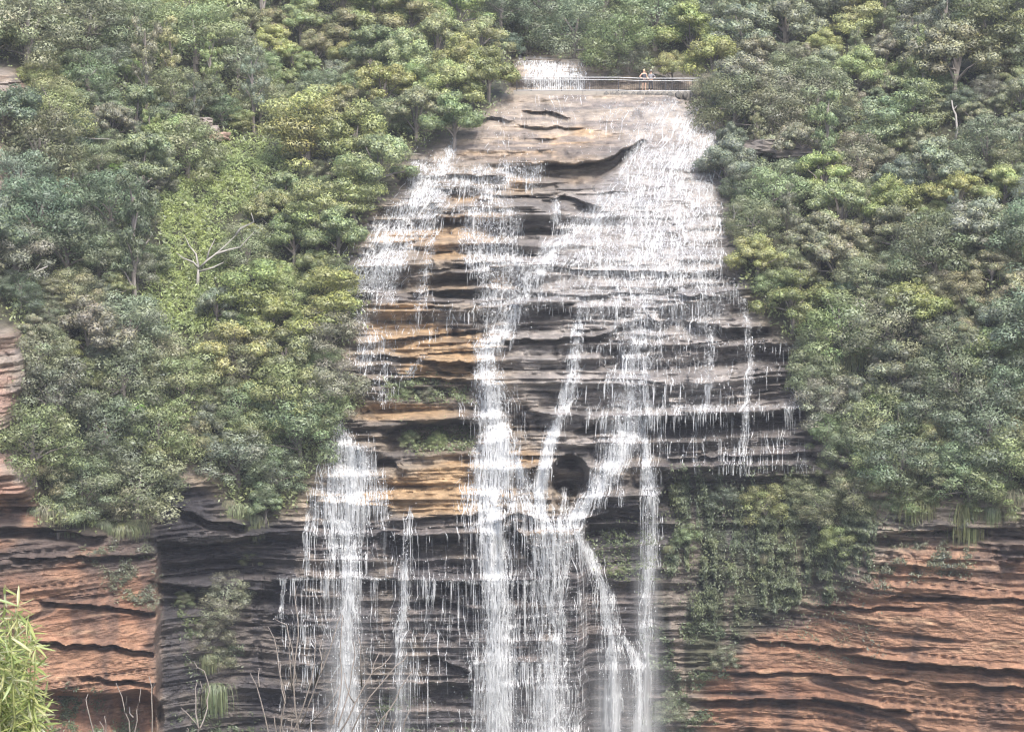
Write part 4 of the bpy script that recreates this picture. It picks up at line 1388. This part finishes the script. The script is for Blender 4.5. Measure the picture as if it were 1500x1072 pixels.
def person(loc, label, hip_arm, shorts, hair_col, top_col, leg_col, hat=None, rz=0.0, height=1.72):
    root = empty('person', loc, label, 'person', 'people at the railing', rz)
    k = height / 1.72
    J = {'pelvis': (0, 0, .95, .13), 'waist': (0, 0, 1.1, .12), 'chest': (0, .01, 1.32, .145), 'neck': (0, 0, 1.47, .06), 'head0': (0, -.01, 1.56, .085), 'head1': (0, -.01, 1.66, .082)}
    E = [('pelvis', 'waist'), ('waist', 'chest'), ('chest', 'neck'), ('neck', 'head0'), ('head0', 'head1')]
    for s, t in ((-1, 'l'), (1, 'r')):
        J[t + 'hip'] = (s * .1, 0, .86, .095)
        J[t + 'knee'] = (s * .12, -.02, .5, .06)
        J[t + 'ankle'] = (s * .13, .02, .09, .042)
        J[t + 'toe'] = (s * .15, -.13, .04, .04)
        J[t + 'sho'] = (s * .18, 0, 1.4, .06)
        if (s > 0 and hip_arm) or (s < 0 and not hip_arm):
            J[t + 'elb'] = (s * .38, .04, 1.16, .04)
            J[t + 'wri'] = (s * .2, -.1, 1.03, .03)
            J[t + 'palm'] = (s * .15, -.12, 1.0, .035)
            fd = Vector((-s * .6, -.2, -.75))
        else:
            J[t + 'elb'] = (s * .24, -.03, 1.13, .04)
            J[t + 'wri'] = (s * .22, -.2, 1.02, .03)
            J[t + 'palm'] = (s * .21, -.27, 1.03, .035)
            fd = Vector((0, -.8, -.55))
        E += [('pelvis', t + 'hip'), (t + 'hip', t + 'knee'), (t + 'knee', t + 'ankle'), (t + 'ankle', t + 'toe'), ('chest', t + 'sho'), (t + 'sho', t + 'elb'), (t + 'elb', t + 'wri'), (t + 'wri', t + 'palm')]
        fd.normalize()
        sdv = fd.cross(Vector((0, 0, 1))).normalized()
        for f in range(5):
            ln_ = (.05, .075, .085, .078, .06)[f]
            off = sdv * ((f - 2) * .017)
            d_ = (fd + (sdv * -.9 if f == 0 else Vector((0, 0, 0)))).normalized()
            p0 = Vector(J[t + 'palm'][:3]) + off
            a_ = p0 + d_ * ln_ * .6
            b2 = p0 + d_ * ln_ + Vector((0, 0, -.012))
            J[t + 'f%da' % f] = (*a_, .009)
            J[t + 'f%db' % f] = (*b2, .007)
            E += [(t + 'palm', t + 'f%da' % f), (t + 'f%da' % f, t + 'f%db' % f)]
    J = {a: (v[0] * k, v[1] * k, v[2] * k, v[3] * k) for a, v in J.items()}
    link('body', skin_mesh('body', J, E), M_SKIN, root)

    def cloth(nm, keys, edges, grow, col):
        jj = {a: J[a][:3] + (J[a][3] + grow,) for a in keys}
        link(nm, skin_mesh(nm, jj, edges), simple(nm + '_cloth', col, 0.9, scale=20), root)
    cloth('shirt', ['chest', 'waist', 'pelvis', 'lsho', 'rsho'] + ([] if shorts else ['lelb', 'relb']),
          [('chest', 'waist'), ('waist', 'pelvis'), ('chest', 'lsho'), ('chest', 'rsho')] + ([] if shorts else [('lsho', 'lelb'), ('rsho', 'relb')]), .018, top_col)
    if shorts:
        J['lth'] = tuple(np.array(J['lhip']) * .35 + np.array(J['lknee']) * .65)
        J['rth'] = tuple(np.array(J['rhip']) * .35 + np.array(J['rknee']) * .65)
        cloth('shorts', ['pelvis', 'lhip', 'rhip', 'lth', 'rth'], [('pelvis', 'lhip'), ('pelvis', 'rhip'), ('lhip', 'lth'), ('rhip', 'rth')], .025, leg_col)
    else:
        cloth('trousers', ['pelvis', 'lhip', 'rhip', 'lknee', 'rknee', 'lankle', 'rankle'], [('pelvis', 'lhip'), ('pelvis', 'rhip'), ('lhip', 'lknee'), ('rhip', 'rknee'), ('lknee', 'lankle'), ('rknee', 'rankle')], .02, leg_col)
    for s in (-1, 1):
        m = MB()
        m.tube([(s * .13 * k, .06, .04), (s * .14 * k, -.05, .045), (s * .155 * k, -.19, .03)], [.045, .055, .03], 7)
        m.build('shoe', simple('shoe', (.5, .5, .5)), root, True)
        m = MB()
        m.tube([(s * .033 * k, -.088 * k, 1.615 * k), (s * .033 * k, -.1 * k, 1.615 * k)], [.012, .008], 6)
        m.build('eye', M_DARKSTEEL, root, True)
        m = MB()
        m.tube([(s * .082 * k, 0, 1.63 * k), (s * .092 * k, .012, 1.6 * k), (s * .083 * k, 0, 1.575 * k)], [.012, .018, .01], 6)
        m.build('ear', M_SKIN, root, True)
    m = MB()
    m.tube([(0, -.085 * k, 1.62 * k), (0, -.112 * k, 1.585 * k)], [.01, .016], 6)
    m.build('nose', M_SKIN, root, True)
    m = MB()
    m.tube([(-.03 * k, -.092 * k, 1.545 * k), (0, -.098 * k, 1.54 * k), (.03 * k, -.092 * k, 1.545 * k)], [.005, .008, .005], 6)
    m.build('mouth', simple('lips', (.4, .16, .14)), root, True)
    m = MB()
    m.tube([(0, .06 * k, 1.5 * k), (0, .055 * k, 1.6 * k), (0, .02 * k, 1.7 * k), (0, -.02 * k, 1.75 * k)], [.05, .085, .1, .05], 9)
    m.build('hair', simple('hair', hair_col, .7), root, True)
    if hat:
        m = MB()
        m.tube([(0, -.01, 1.69 * k), (0, -.01, 1.7 * k), (0, 0, 1.71 * k), (0, 0, 1.79 * k), (0, 0, 1.8 * k)], [.16, .16, .11, .09, .03], 14)
        m.build('hat', simple('hat', hat, .9), root, True)
    return root


yp = 236.75
zp = zf
person((xat(943.5, yp), yp, zp), 'person with fair hair in dark top and dark shorts, bare legs, behind the railing', False, True, (.55, .42, .25), (.06, .06, .075), (.05, .05, .06), None, 0.25, 1.76)
person((xat(953.5, yp + .3), yp + .3, zp), 'person in pale hat with one hand on the hip, dark trousers, behind the railing', True, False, (.2, .13, .08), (.2, .2, .22), (.045, .045, .055), (.75, .72, .66), -0.2, 1.66)


# ------------------------------------------------------------------ dead wood
def dead_tree(label, y_ref, lines, r0, mat, name='dead_tree', cat='tree', lean=0.0):
    u0, v0 = lines[0][0]
    y0 = float(depth(*y_ref)) - 0.4
    root = empty(name, vec(u0, v0, y0), label, cat)
    tr = MB()
    for i, ln_ in enumerate(lines):
        P = [vec(u, v, y0 - lean * (v0 - v) / 17.0 + (0.5 * math.sin(i * 2.1 + j) if j and i else 0)) - root.location for j, (u, v) in enumerate(ln_)]
        q = r0 if i == 0 else r0 * 0.6
        if i == 0:
            m = MB()
            m.tube(P, list(np.linspace(q, q * .45, len(P))), 6)
            m.build('trunk', mat, root, True)
        else:
            m = MB()
            m.tube(P, list(np.linspace(q, q * .2, len(P))), 5)
            m.build('limb', mat, root, True)
    return root


dead_tree('pale bare-limbed tree spreading in the open green gap on the slope', (290, 425),
          [[(289, 425), (290, 405), (291, 392)], [(291, 392), (283, 384), (268, 378), (258, 370)], [(291, 394), (303, 382), (316, 372), (330, 360), (345, 345)], [(291, 392), (287, 372), (277, 360), (270, 345)],
           [(303, 382), (306, 368), (315, 350)], [(292, 398), (312, 392), (328, 384)], [(316, 372), (335, 366), (352, 362), (372, 340)], [(345, 345), (352, 335), (372, 325), (368, 312)]], .17, M_PALE)
dead_tree('bleached white dead stick forked at its foot above the ferns', (1345, 590),
          [[(1345, 576), (1347, 555), (1349, 530), (1350, 524)], [(1348, 545), (1355, 552), (1361, 560)], [(1346, 560), (1344, 545)], [(1350, 524), (1356, 522)]], .11, M_PALE)
dead_tree('slim pale stem standing among dark tiered foliage near the upper edge of the slope', (1401, 215),
          [[(1399, 208), (1402, 190), (1400, 168), (1396, 160), (1394, 147)], [(1396, 162), (1402, 155)]], .12, M_PALE)
dead_tree('long pale branch lying across the shrubs above the tree fern', (120, 225),
          [[(58, 222), (75, 208), (95, 202), (112, 200)], [(112, 200), (130, 203), (160, 204)], [(95, 202), (108, 192), (116, 188)]], .12, M_PALE, 'fallen_branch', 'branch')
dead_tree('pale twisted branches reaching over a dark hollow high on the slope', (100, 135),
          [[(96, 125), (118, 118), (135, 108), (142, 102)], [(118, 118), (116, 96), (120, 82)], [(96, 125), (80, 112), (55, 108)], [(116, 96), (108, 88)]], .1, M_PALE)
dead_tree('bare grey fork among shrubs just right of the red-brown outcrop', (35, 430),
          [[(26, 432), (35, 412), (48, 400), (70, 390)], [(26, 432), (25, 405), (32, 380)], [(48, 400), (60, 385)]], .1, M_PALE)
dead_tree('pale trunk leaning between grey gums above the end of the railing', (1160, 75),
          [[(1158, 72), (1152, 52), (1140, 38), (1130, 28)], [(1152, 52), (1160, 35), (1158, 15)], [(1140, 38), (1122, 35)], [(1160, 35), (1175, 22)]], .14, M_BARK)
dead_tree('grey branches trailing down the bank at the left rim of the upper slab', (590, 235),
          [[(582, 245), (588, 232), (600, 226), (616, 226)], [(588, 232), (595, 222), (606, 217)], [(582, 245), (590, 238)]], .1, M_BARK, 'fallen_branch', 'branch')
dead_tree('bleached log leaning at the bank below the pale rivulets of the upper cascade', (1075, 255),
          [[(1066, 232), (1072, 245), (1082, 256), (1090, 262)], [(1072, 245), (1080, 244)]], .1, M_PALE, 'fallen_branch', 'branch')
dead_tree('pale slim trunk leaning out from the right rim of the cascade', (1076, 345),
          [[(1075, 330), (1076, 312), (1074, 300)], [(1076, 315), (1082, 306)]], .09, M_PALE)


# ------------------------------------------------------------------ tree ferns
def frond_mesh(seed):
    r = random.Random(seed)
    V, Fc = [], []
    n = 14
    L = 1.25
    for i in range(n):
        t = i / (n - 1)
        y = L * math.sin(t * 1.35) * .8
        z = 0.42 * math.sin(t * 2.6) - 0.12 * t
        w = 0.24 * math.sin(math.pi * (0.12 + 0.88 * t) ** .8) + .012
        d = 0.05
        b = len(V)
        V += [(0, y - d, z), (-w, y + .05, z - .06 - r.random() * .03), (0, y + d * .7, z), (w, y + .05, z - .06 - r.random() * .03)]
        Fc.append((b, b + 3, b + 2, b + 1))
    me = bpy.data.meshes.new('frond')
    me.from_pydata(V, [], Fc)
    add_attr(me, 'leafvar', np.ones((len(V), 3)) * np.array([[r.uniform(.8, 1.2)] * 3]), 'FLOAT_COLOR')
    me.materials.append(M_FERN)
    return me


FR = [frond_mesh(i) for i in range(3)]
for u, v, sc_, al, lab in ((178, 252, 1.15, (.2, .33, .08), 'bright green tree fern with spreading fronds in a dark gap below the fallen branch'),
                           (194, 606, 1.0, (.2, .36, .09), 'vivid green tree fern glowing among dark shrubs midway down the slope'),
                           (129, 582, .9, (.2, .28, .11), 'paler tree fern close beside the vivid one on the shaded slope'),
                           (1288, 588, 0.9, (.16, .22, .07), 'green tree fern under the hanging grass left of the white dead stick'),
                           (1316, 592, .85, (.19, .22, .07), 'yellowish tree fern just below the white dead stick')):
    y = float(depth(u, v + 14)) - 2.6
    root = empty('tree_fern', vec(u, v + 16, y), lab, 'fern', 'tree ferns on the slopes')
    h = 0.9
    m = MB()
    m.tube([(0, 0, -1.6), (0, 0, h * .5), (0, 0, h)], [.09, .08, .1], 7)
    m.build('trunk', M_BARK, root, True)
    for i in range(11):
        o = link('frond', FR[i % 3], None, root)
        o.location = (0, 0, h)
        o.rotation_euler = (random.uniform(-.2, .35), 0, i * 2 * math.pi / 11 + random.uniform(-.15, .15))
        o.scale = (sc_,) * 3
        o.color = (*al, 1)


# ------------------------------------------------------------------ hanging grasses along the cliff edges
def tussock(seed, n, hang, spread):
    r = np.random.default_rng(seed)
    V, Fc = [], []
    for i in range(n):
        a = r.uniform(-2.2, 2.2) - math.pi / 2
        s0 = np.array((r.normal(0, .22), r.uniform(-.1, .2), r.uniform(-.1, .15)))
        out = np.array((math.cos(a), math.sin(a), 0))
        L = r.uniform(.6, 1.15)
        w = r.uniform(.012, .024)
        b = len(V)
        K = 5
        sd_ = np.array((1.0, .2, 0)) * w
        for k_ in range(K):
            t = k_ / (K - 1)
            p = s0 + out * spread * L * (1 - (1 - t) ** 2) + np.array((0, 0, 1)) * (.28 * L * t * (1 - t) * 2 - hang * L * t ** 1.7)
            ww = sd_ * (1 - .75 * t)
            V += [tuple(p - ww), tuple(p + ww)]
        for k_ in range(K - 1):
            Fc.append((b + 2 * k_, b + 2 * k_ + 1, b + 2 * k_ + 3, b + 2 * k_ + 2))
    me = bpy.data.meshes.new('blades')
    me.from_pydata(V, [], Fc)
    add_attr(me, 'leafvar', np.repeat(r.uniform(.55, 1.45, (n, 1)) * r.uniform(.9, 1.1, (n, 3)), 10, 0), 'FLOAT_COLOR')
    me.materials.append(M_FERN)
    return me


TUS = [tussock(1, 260, .85, .6), tussock(2, 240, 1.2, .36), tussock(3, 260, .6, .8)]
GR = [(1188, 508, 1.7, 0), (1212, 512, 2.2, 1), (1238, 522, 2.2, 1), (1258, 520, 2.2, 1), (1292, 512, 2.6, 1), (1240, 610, 1.8, 2), (1255, 600, 1.6, 2), (1285, 690, 2.2, 0), (1345, 690, 2.0, 2), (1355, 735, 2.0, 0), (1420, 742, 2.6, 1), (1455, 745, 1.4, 1),
      (1275, 735, 1.6, 0), (1310, 735, 1.3, 2), (72, 742, 1.6, 0), (100, 752, 1.8, 1), (120, 748, 1.6, 0), (150, 765, 1.5, 0), (175, 770, 1.8, 2), (200, 765, 1.8, 0), (335, 735, 1.4, 0), (350, 742, 2.0, 0), (374, 758, 1.9, 1), (1120, 812, 1.2, 0), (1190, 700, 1.2, 2),
      (305, 960, 1.2, 1), (315, 1005, 1.8, 1), (150, 545, 1.0, 2), (980, 800, 0.9, 0), (1480, 720, 1.8, 0), (1245, 548, 1.5, 1), (1218, 545, 1.4, 0)]
ordn = ['uppermost', 'second', 'third', 'fourth', 'fifth', 'sixth', 'seventh', 'eighth', 'ninth', 'tenth', 'eleventh', 'twelfth', 'thirteenth', 'fourteenth', 'fifteenth', 'sixteenth']
GL = {}
for (u, v, sc_, k_) in GR:
    y = float(depth(u, v)) - 0.35
    o = link('grass_tussock', TUS[k_])
    o.location = vec(u, v, y)
    sc_ *= random.uniform(.6, .95)
    o.scale = (sc_ * random.uniform(.8, 1.2), sc_ * .8, sc_)
    o.rotation_euler = (0, 0, random.uniform(-.4, .4))
    c = random.choice([(.2, .24, .12), (.23, .25, .13), (.19, .23, .12), (.25, .25, .15)])
    o.color = (*c, 1)
    style = {0: 'drooping', 1: 'long straight-hanging', 2: 'spreading'}[k_]
    if u < 320 and v > 900:
        place = 'under the lone grey shrub on the dark gully wall'
    elif u < 250 and v > 700:
        place = 'along the brink above the red cliff by the gully'
    elif u < 450 and v > 700:
        place = 'under the bushes right of the dark gully'
    elif u < 450:
        place = 'on the shaded slope near the tree ferns'
    elif v < 580:
        place = 'under the shrubs right of the broad cascade'
    elif v < 640:
        place = 'beside the bright shrub below the tree ferns'
    elif u < 1200:
        place = 'in the hanging garden right of the falls'
    else:
        place = 'on the cliff edge above the lower right red wall'
    GL.setdefault((style, place), []).append(o)
for (style, place), os_ in GL.items():
    os_.sort(key=lambda o: o.location.x)
    for i, o in enumerate(os_):
        t = '%s grass tussock %s' % (style, place)
        if len(os_) > 1:
            t += ', ' + ('leftmost' if i == 0 else 'rightmost' if i == len(os_) - 1 else ordn[i] + ' from left')
        tag(o, t, 'grass', 'grass tussocks on the cliff edges')

# greenery clinging to the wet walls
hang = soft([(985, 705), (1130, 700), (1270, 705), (1290, 760), (1255, 850), (1190, 880), (1120, 920), (1090, 900), (1060, 930), (1010, 880), (985, 830)], 8)
hang = blur(hang, 8, 10)
scatter('hanging_foliage', hang * sstep(.5, .72, .55 * noise(UU / 8, VV / 55, 55) + .45 * fbm(UU / 45, VV / 40, 56, 2) + .25 * (hang - .5)) + .05 * hang, 50000, .22, .075, .8, (.13, .16, .10), 421, 12, True)
low_g = soft([(960, 890), (1080, 930), (1060, 1000), (1020, 1100), (940, 1100)], 10) + .8 * soft([(60, 1012), (170, 1016), (200, 1080), (60, 1090)], 8) + .7 * soft([(230, 1045), (380, 1050), (380, 1100), (230, 1100)], 6) \
    + .5 * soft([(560, 1020), (690, 1010), (690, 1090), (560, 1090)], 8) + .8 * soft([(260, 880), (330, 900), (360, 960), (300, 1040), (280, 960)], 8)
scatter('cliff_moss', low_g * sstep(.42, .66, fbm(UU / 22, VV / 26, 57, 3)), 11000, .26, .09, .35, (.12, .155, .095), 431, 8)
dry = soft([(1180, 840), (1280, 760), (1420, 770), (1420, 840), (1330, 850), (1260, 870)], 8) + soft([(120, 800), (225, 790), (232, 900), (180, 880)], 8) + .5 * soft([(1140, 900), (1280, 880), (1300, 980), (1150, 960)], 8) * 0.3
scatter('cliff_scrub', dry * sstep(.45, .6, noise(UU / 16, VV / 12, 58)), 7000, .26, .07, .4, (.15, .165, .12), 441, 8)
rec = soft([(563, 560), (625, 556), (690, 570), (690, 590), (565, 590)], 4) + soft([(590, 622), (690, 622), (695, 660), (600, 668)], 5) * .8 + .5 * soft([(865, 780), (960, 770), (960, 860), (880, 850)], 10)
scatter('ledge_fern', rec, 6500, .24, .08, .5, (.16, .2, .11), 451, 7)


# ------------------------------------------------------------------ loose rocks and outcrops
def slab_bm(rx_, ry_, rz_, seed):
    r = np.random.default_rng(seed)
    bm = bmesh.new()
    bmesh.ops.create_cube(bm, size=2)
    bmesh.ops.subdivide_edges(bm, edges=bm.edges[:], cuts=5, use_grid_fill=True)
    for vt in bm.verts:
        p = np.array(vt.co)
        q = p / max(np.linalg.norm(p), 1e-6)
        p = p * .72 + q * .38
        nz = float(fbm(p[0] * 1.7 + 3, p[2] * 2.3 + p[1] * 1.3 + 3, seed, 3)) - .5
        p = p * (1 + .55 * nz)
        p[2] += .18 * math.sin(p[2] * 9 + seed)
        vt.co = Vector((p[0] * rx_, p[1] * ry_, p[2] * rz_))
    me = bpy.data.meshes.new('slab')
    bm.to_mesh(me)
    bm.free()
    return me


def rock_mat_flat(name, col):
    return simple(name, col, .85, var=.45, scale=1.3, bump=.9)


MR_RED = rock_mat_flat('red_sandstone', (.33, .2, .145))
MR_GREY = rock_mat_flat('grey_sandstone', (.27, .235, .215))
MR_PINK = rock_mat_flat('pink_sandstone', (.36, .25, .2))
MR_DARK = rock_mat_flat('dark_wet_stone', (.14, .125, .115))


def outcrop(label, slabs, y_off, name='rock_outcrop', cat='rock'):
    us = [s[0] for s in slabs]
    v0 = max(s[1] for s in slabs)
    y = float(depth(sum(us) / len(us), v0)) + y_off
    root = empty(name, vec(sum(us) / len(us), v0, y), label, cat)
    for i, (u, v, ru, rv, mt) in enumerate(slabs):
        me = slab_bm(ru / F * y, ru / F * y * .9 + .6, rv / F * y, i * 5 + int(abs(u) + v) % 50)
        o = link('slab', me, mt, root)
        o.location = vec(u, v, y + random.uniform(-.15, .15)) - root.location
        o.rotation_euler = (0, random.uniform(-.05, .05), random.uniform(-.3, .3))
    return root


outcrop('dark weathered outcrop in a gap of the upper right slope', [(1120, 212, 30, 9, MR_DARK), (1150, 220, 30, 8, MR_DARK), (1200, 224, 40, 7, MR_DARK)], -1.0)
outcrop('broken brown rocks in a thin patch of scrub high on the left slope', [(310, 190, 10, 5, MR_GREY), (322, 200, 9, 5, MR_PINK), (300, 178, 9, 5, MR_GREY)], -1.2)

# ------------------------------------------------------------------ near the camera: leafy shrub and bare twigs
M_LEAF_NEAR = leaf_material('willow_leaf', .45)


def blade(seed):
    r = random.Random(seed)
    V, Fc = [], []
    K = 6
    bend = r.uniform(-.12, .2)
    for i in range(K):
        t = i / (K - 1)
        w = .06 * math.sin(math.pi * min(1, t * .93 + .05)) ** .8
        z = -bend * t * t
        y = t
        V += [(-w, y, z + w * .35), (0, y, z), (w, y, z + w * .35)]
    for i in range(K - 1):
        a = i * 3
        Fc += [(a, a + 1, a + 4, a + 3), (a + 1, a + 2, a + 5, a + 4)]
    me = bpy.data.meshes.new('leaf')
    me.from_pydata(V, [], Fc)
    me.polygons.foreach_set('use_smooth', [True] * len(Fc))
    add_attr(me, 'leafvar', np.ones((len(V), 3)), 'FLOAT_COLOR')
    me.materials.append(M_LEAF_NEAR)
    return me


BL = [blade(i) for i in range(4)]
YS = 14.0
zg = float(np.interp(YS, [p[0] for p in prof], [p[1] for p in prof]))
shr = empty('willow_leaved_shrub', (float(vec(-60, 1072, YS).x), YS, zg), 'bright yellow-green shrub with long narrow leaves, close by in the bottom left corner', 'shrub')
random.seed(21)
st = MB()
tips = []
for i in range(80):
    u = -110 + 172 * random.random() ** .75
    top = 846 + max(0, u) * 1.5 + random.uniform(0, 220)
    y = YS + random.uniform(-.55, .55)
    P = [Vector((shr.location.x + random.uniform(-.1, .1), YS, zg)), vec(u * .6 - 30, 1250, (y + YS) / 2), vec(u, (top + 1180) / 2, y), vec(u + random.uniform(-8, 12), top, y)]
    st.tube([p - shr.location for p in P], [.014, .01, .006, .002], 5)
    tips.append(P)
st.build('stem', simple('green_stem', (.2, .22, .08), .7), shr, True)
nleaf = 0
more = []
random.shuffle(tips)
for kx_ in range(48):
    for P in tips:
        t = random.random() ** .6
        base = P[2].lerp(P[3], t) if random.random() < .75 else P[1].lerp(P[2], .5 + .5 * random.random())
        more.append(base)
vis = []
for b_ in more:
    e = Vector((random.uniform(-1, 1.0), random.uniform(-1, .6), random.uniform(-.7, .6))).normalized()
    vis.append((b_, e, random.uniform(.075, .135)))
col_y = [(.42, .46, .17), (.36, .42, .15), (.5, .5, .24), (.28, .35, .12), (.42, .43, .26)]


def leaf_matrix(b_, e, s):
    q = e.to_track_quat('Y', 'Z')
    return Matrix.Translation(b_ - shr.location) @ q.to_matrix().to_4x4() @ Matrix.Rotation(random.uniform(-.8, .8), 4, 'Y') @ Matrix.Diagonal((s, s, s, 1))


vis.sort(key=lambda q: q[0].y)
rest_v, rest_f = [], []
for i, (b_, e, s) in enumerate(vis):
    M_ = leaf_matrix(b_, e, s)
    if i < 298:
        o = link('leaf', BL[i % 4], None, shr)
        o.matrix_local = M_
        o.color = (*random.choice(col_y), 1)
    else:
        src = BL[i % 4]
        b0 = len(rest_v)
        rest_v += [tuple(M_ @ v_.co) for v_ in src.vertices]
        rest_f += [tuple(b0 + j for j in p.vertices) for p in src.polygons]
me = bpy.data.meshes.new('foliage')
me.from_pydata(rest_v, [], rest_f)
nv = len(rest_v) // 18
add_attr(me, 'leafvar', np.repeat(np.array([random.choice(col_y) for _ in range(nv)]) / np.array((.36, .42, .11)), 18, 0), 'FLOAT_COLOR')
o = link('foliage', me, M_LEAF_NEAR, shr)
o.color = (.36, .42, .11, 1)
o['kind'] = 'stuff'

TW = [('bare twig shrub with short pale upright stems beside the leafy shrub', 180, [
    [(137, 1072), (127, 1032), (129, 1016)], [(152, 1072), (146, 1056)], [(155, 1072), (153, 1048)], [(190, 1072), (183, 1042), (170, 1000)], [(184, 1045), (186, 1020)], [(197, 1072), (200, 1040), (206, 1008)], [(195, 1050), (190, 1035)], [(223, 1072), (222, 1022), (218, 990)], [(222, 1025), (226, 1000)]]),
    ('bare twig shrub with a hooked topmost twig in front of the dark gully', 288, [
        [(290, 1072), (288, 1060), (265, 1036)], [(293, 1066), (304, 1036), (307, 1010), (299, 982), (284, 968)], [(291, 1066), (287, 1022), (289, 998)], [(296, 1052), (294, 1018), (293, 997)], [(275, 1072), (274, 1066)], [(297, 1040), (302, 1024)]]),
    ('tall bare grey twigs fanning up in front of the lower left fall', 430, [
        [(393, 1072), (381, 1022), (366, 985)], [(380, 1006), (380, 978)], [(410, 1072), (418, 1020), (405, 950), (393, 918)], [(438, 1072), (430, 1000), (437, 930), (433, 885), (434, 858)], [(440, 1064), (470, 985), (491, 925), (500, 898)], [(430, 1072), (455, 1000), (462, 940)],
        [(448, 1064), (482, 1032), (498, 1002)], [(462, 1000), (478, 950)], [(418, 1030), (410, 990), (411, 970)], [(436, 1000), (428, 950), (420, 915), (400, 905)], [(415, 1072), (413, 1040)], [(405, 1072), (402, 1050)], [(452, 1072), (455, 1052)], [(424, 1072), (428, 1052)], [(428, 1010), (424, 960), (426, 935)], [(470, 985), (468, 950), (470, 935)]]),
    ('dark bare twigs leaning rightwards in front of the wet rock by the main fall', 525, [
        [(498, 1072), (520, 1030), (545, 985), (556, 955)], [(515, 1072), (542, 1020), (580, 975), (598, 955)], [(495, 1064), (512, 1010), (520, 960), (518, 940)], [(548, 1072), (570, 1040), (586, 1008), (604, 982)], [(488, 1060), (500, 1000), (498, 960), (502, 900)], [(560, 1072), (567, 1044)], [(590, 1072), (600, 1040)], [(532, 1072), (536, 1050)], [(545, 985), (560, 975), (575, 955)], [(530, 1005), (528, 960), (524, 930)], [(575, 1072), (580, 1052)], [(520, 1030), (512, 1018), (505, 985)]])]
for lab, uc, lines in TW:
    yb = 16.0 + random.uniform(-.6, .8)
    zb_ = float(np.interp(yb, [p[0] for p in prof], [p[1] for p in prof]))
    root = empty('bare_shrub', (float(vec(uc, 1072, yb).x), yb, zb_ + .02), lab, 'shrub', 'bare shrubs near the camera')
    for ln_ in lines:
        u0, v0 = ln_[0]
        P = []
        yy = yb + random.uniform(-.3, .3)
        if v0 >= 1071:
            P = [root.location + Vector((random.uniform(-.03, .03), random.uniform(-.03, .03), -.05)), vec(uc + (u0 - uc) * .55, 1300, yb)]
            P.append(vec(u0, v0, yy))
        else:
            P.append(vec(u0, v0, yb + .0))
        P += [vec(u, v, yy + .06 * j) for j, (u, v) in enumerate(ln_[1:])]
        jit = [P[0]]
        for a, b_ in zip(P[:-1], P[1:]):
            jit.append((a + b_) / 2 + Vector((random.uniform(-.012, .012), 0, random.uniform(-.01, .01))))
            jit.append(b_)
        n_ = len(jit)
        m = MB()
        m.tube([p - root.location for p in jit], list(np.linspace(.0075 if v0 >= 1071 else .0045, .0022, n_)), 5)
        m.build('stem', M_TWIG, root, True)

# ------------------------------------------------------------------ what each tree and shrub is called
MARKS = [('the steel railing', 900, 122), ('the small upper fall', 800, 104), ('the topmost left rivulet', 645, 228), ('the left cascade rim', 535, 350), ('the lower left fall', 500, 650),
         ('the pale bare-limbed tree', 290, 385), ('the open green gap', 262, 300), ('the uppermost tree fern', 178, 248), ('the vivid green tree fern', 194, 600), ('the dark gully', 275, 720),
         ('the red-brown outcrop', 12, 550), ('the grey edge ledge', 6, 130), ('the pinkish edge rock', 0, 255), ('the top left corner', 40, 0), ('the top left edge', 330, -10), ('the top middle edge', 640, -15),
         ('the white dead stick', 1347, 552), ('the slim pale stem', 1399, 180), ('the right cascade rim', 1078, 330), ('the long hanging grass', 1255, 530), ('the hanging garden', 1120, 770), ('the top right corner', 1480, 0),
         ('the right photo edge', 1510, 400), ('the right cliff edge', 1400, 745), ('the leaning trunk', 1150, 50), ('the dark weathered outcrop', 1160, 218), ('the broken brown rocks', 310, 190), ('the forked grey branches', 40, 410),
         ('the right ledge ends', 1170, 600), ('the cliff boulder', 1488, 808), ('the wet gully wall', 330, 860)]
groups = {}
for q in PLANTS:
    dd = [((q['u'] - a) ** 2 + (q['v'] - b) ** 2, n_, a, b) for n_, a, b in MARKS]
    _, n_, a, b = min(dd)
    du, dv = q['u'] - a, q['v'] - b
    if abs(du) < 14 and abs(dv) < 14:
        rel_ = 'beside'
    elif abs(dv) > 1.8 * abs(du):
        rel_ = 'above' if dv < 0 else 'below'
    elif abs(du) > 1.8 * abs(dv):
        rel_ = 'left of' if du < 0 else 'right of'
    else:
        rel_ = ('above and ' if dv < 0 else 'below and ') + ('left of' if du < 0 else 'right of')
    size = 'small ' if q['r'] < 31 else 'broad ' if q['r'] > 45 else ''
    t = '%s%s %s %s %s' % (size, LOOKS[q['look']][0], NAMES[q['kind']][1], rel_, n_)
    groups.setdefault(t, []).append(q)
    q['side'] = 'left' if q['u'] < 740 else 'right'
for t, qs in groups.items():
    qs.sort(key=lambda q: q['v'])
    for i, q in enumerate(qs):
        lab = t
        if len(qs) > 1:
            lab += ', ' + ('the higher' if i == 0 and len(qs) == 2 else 'the lower' if len(qs) == 2 else 'highest' if i == 0 else 'lowest' if i == len(qs) - 1 else ordn[i] + ' highest')
        q['o']['label'] = lab
        q['o']['group'] = 'trees and shrubs on the %s slope' % q['side']
# ------------------------------------------------------------------ air
hz, nt, out = mat_new('haze')
pv = N(nt, 'ShaderNodeVolumePrincipled', Density=HAZE, Anisotropy=0.0)
pv.inputs['Color'].default_value = (0.86, 0.9, 1.0, 1)
nt.links.new(pv.outputs[0], out.inputs['Volume'])
m = MB()
m.box((0, 120, -30), 340, 420, 128)
tag(m.build('haze', hz), kind='stuff')
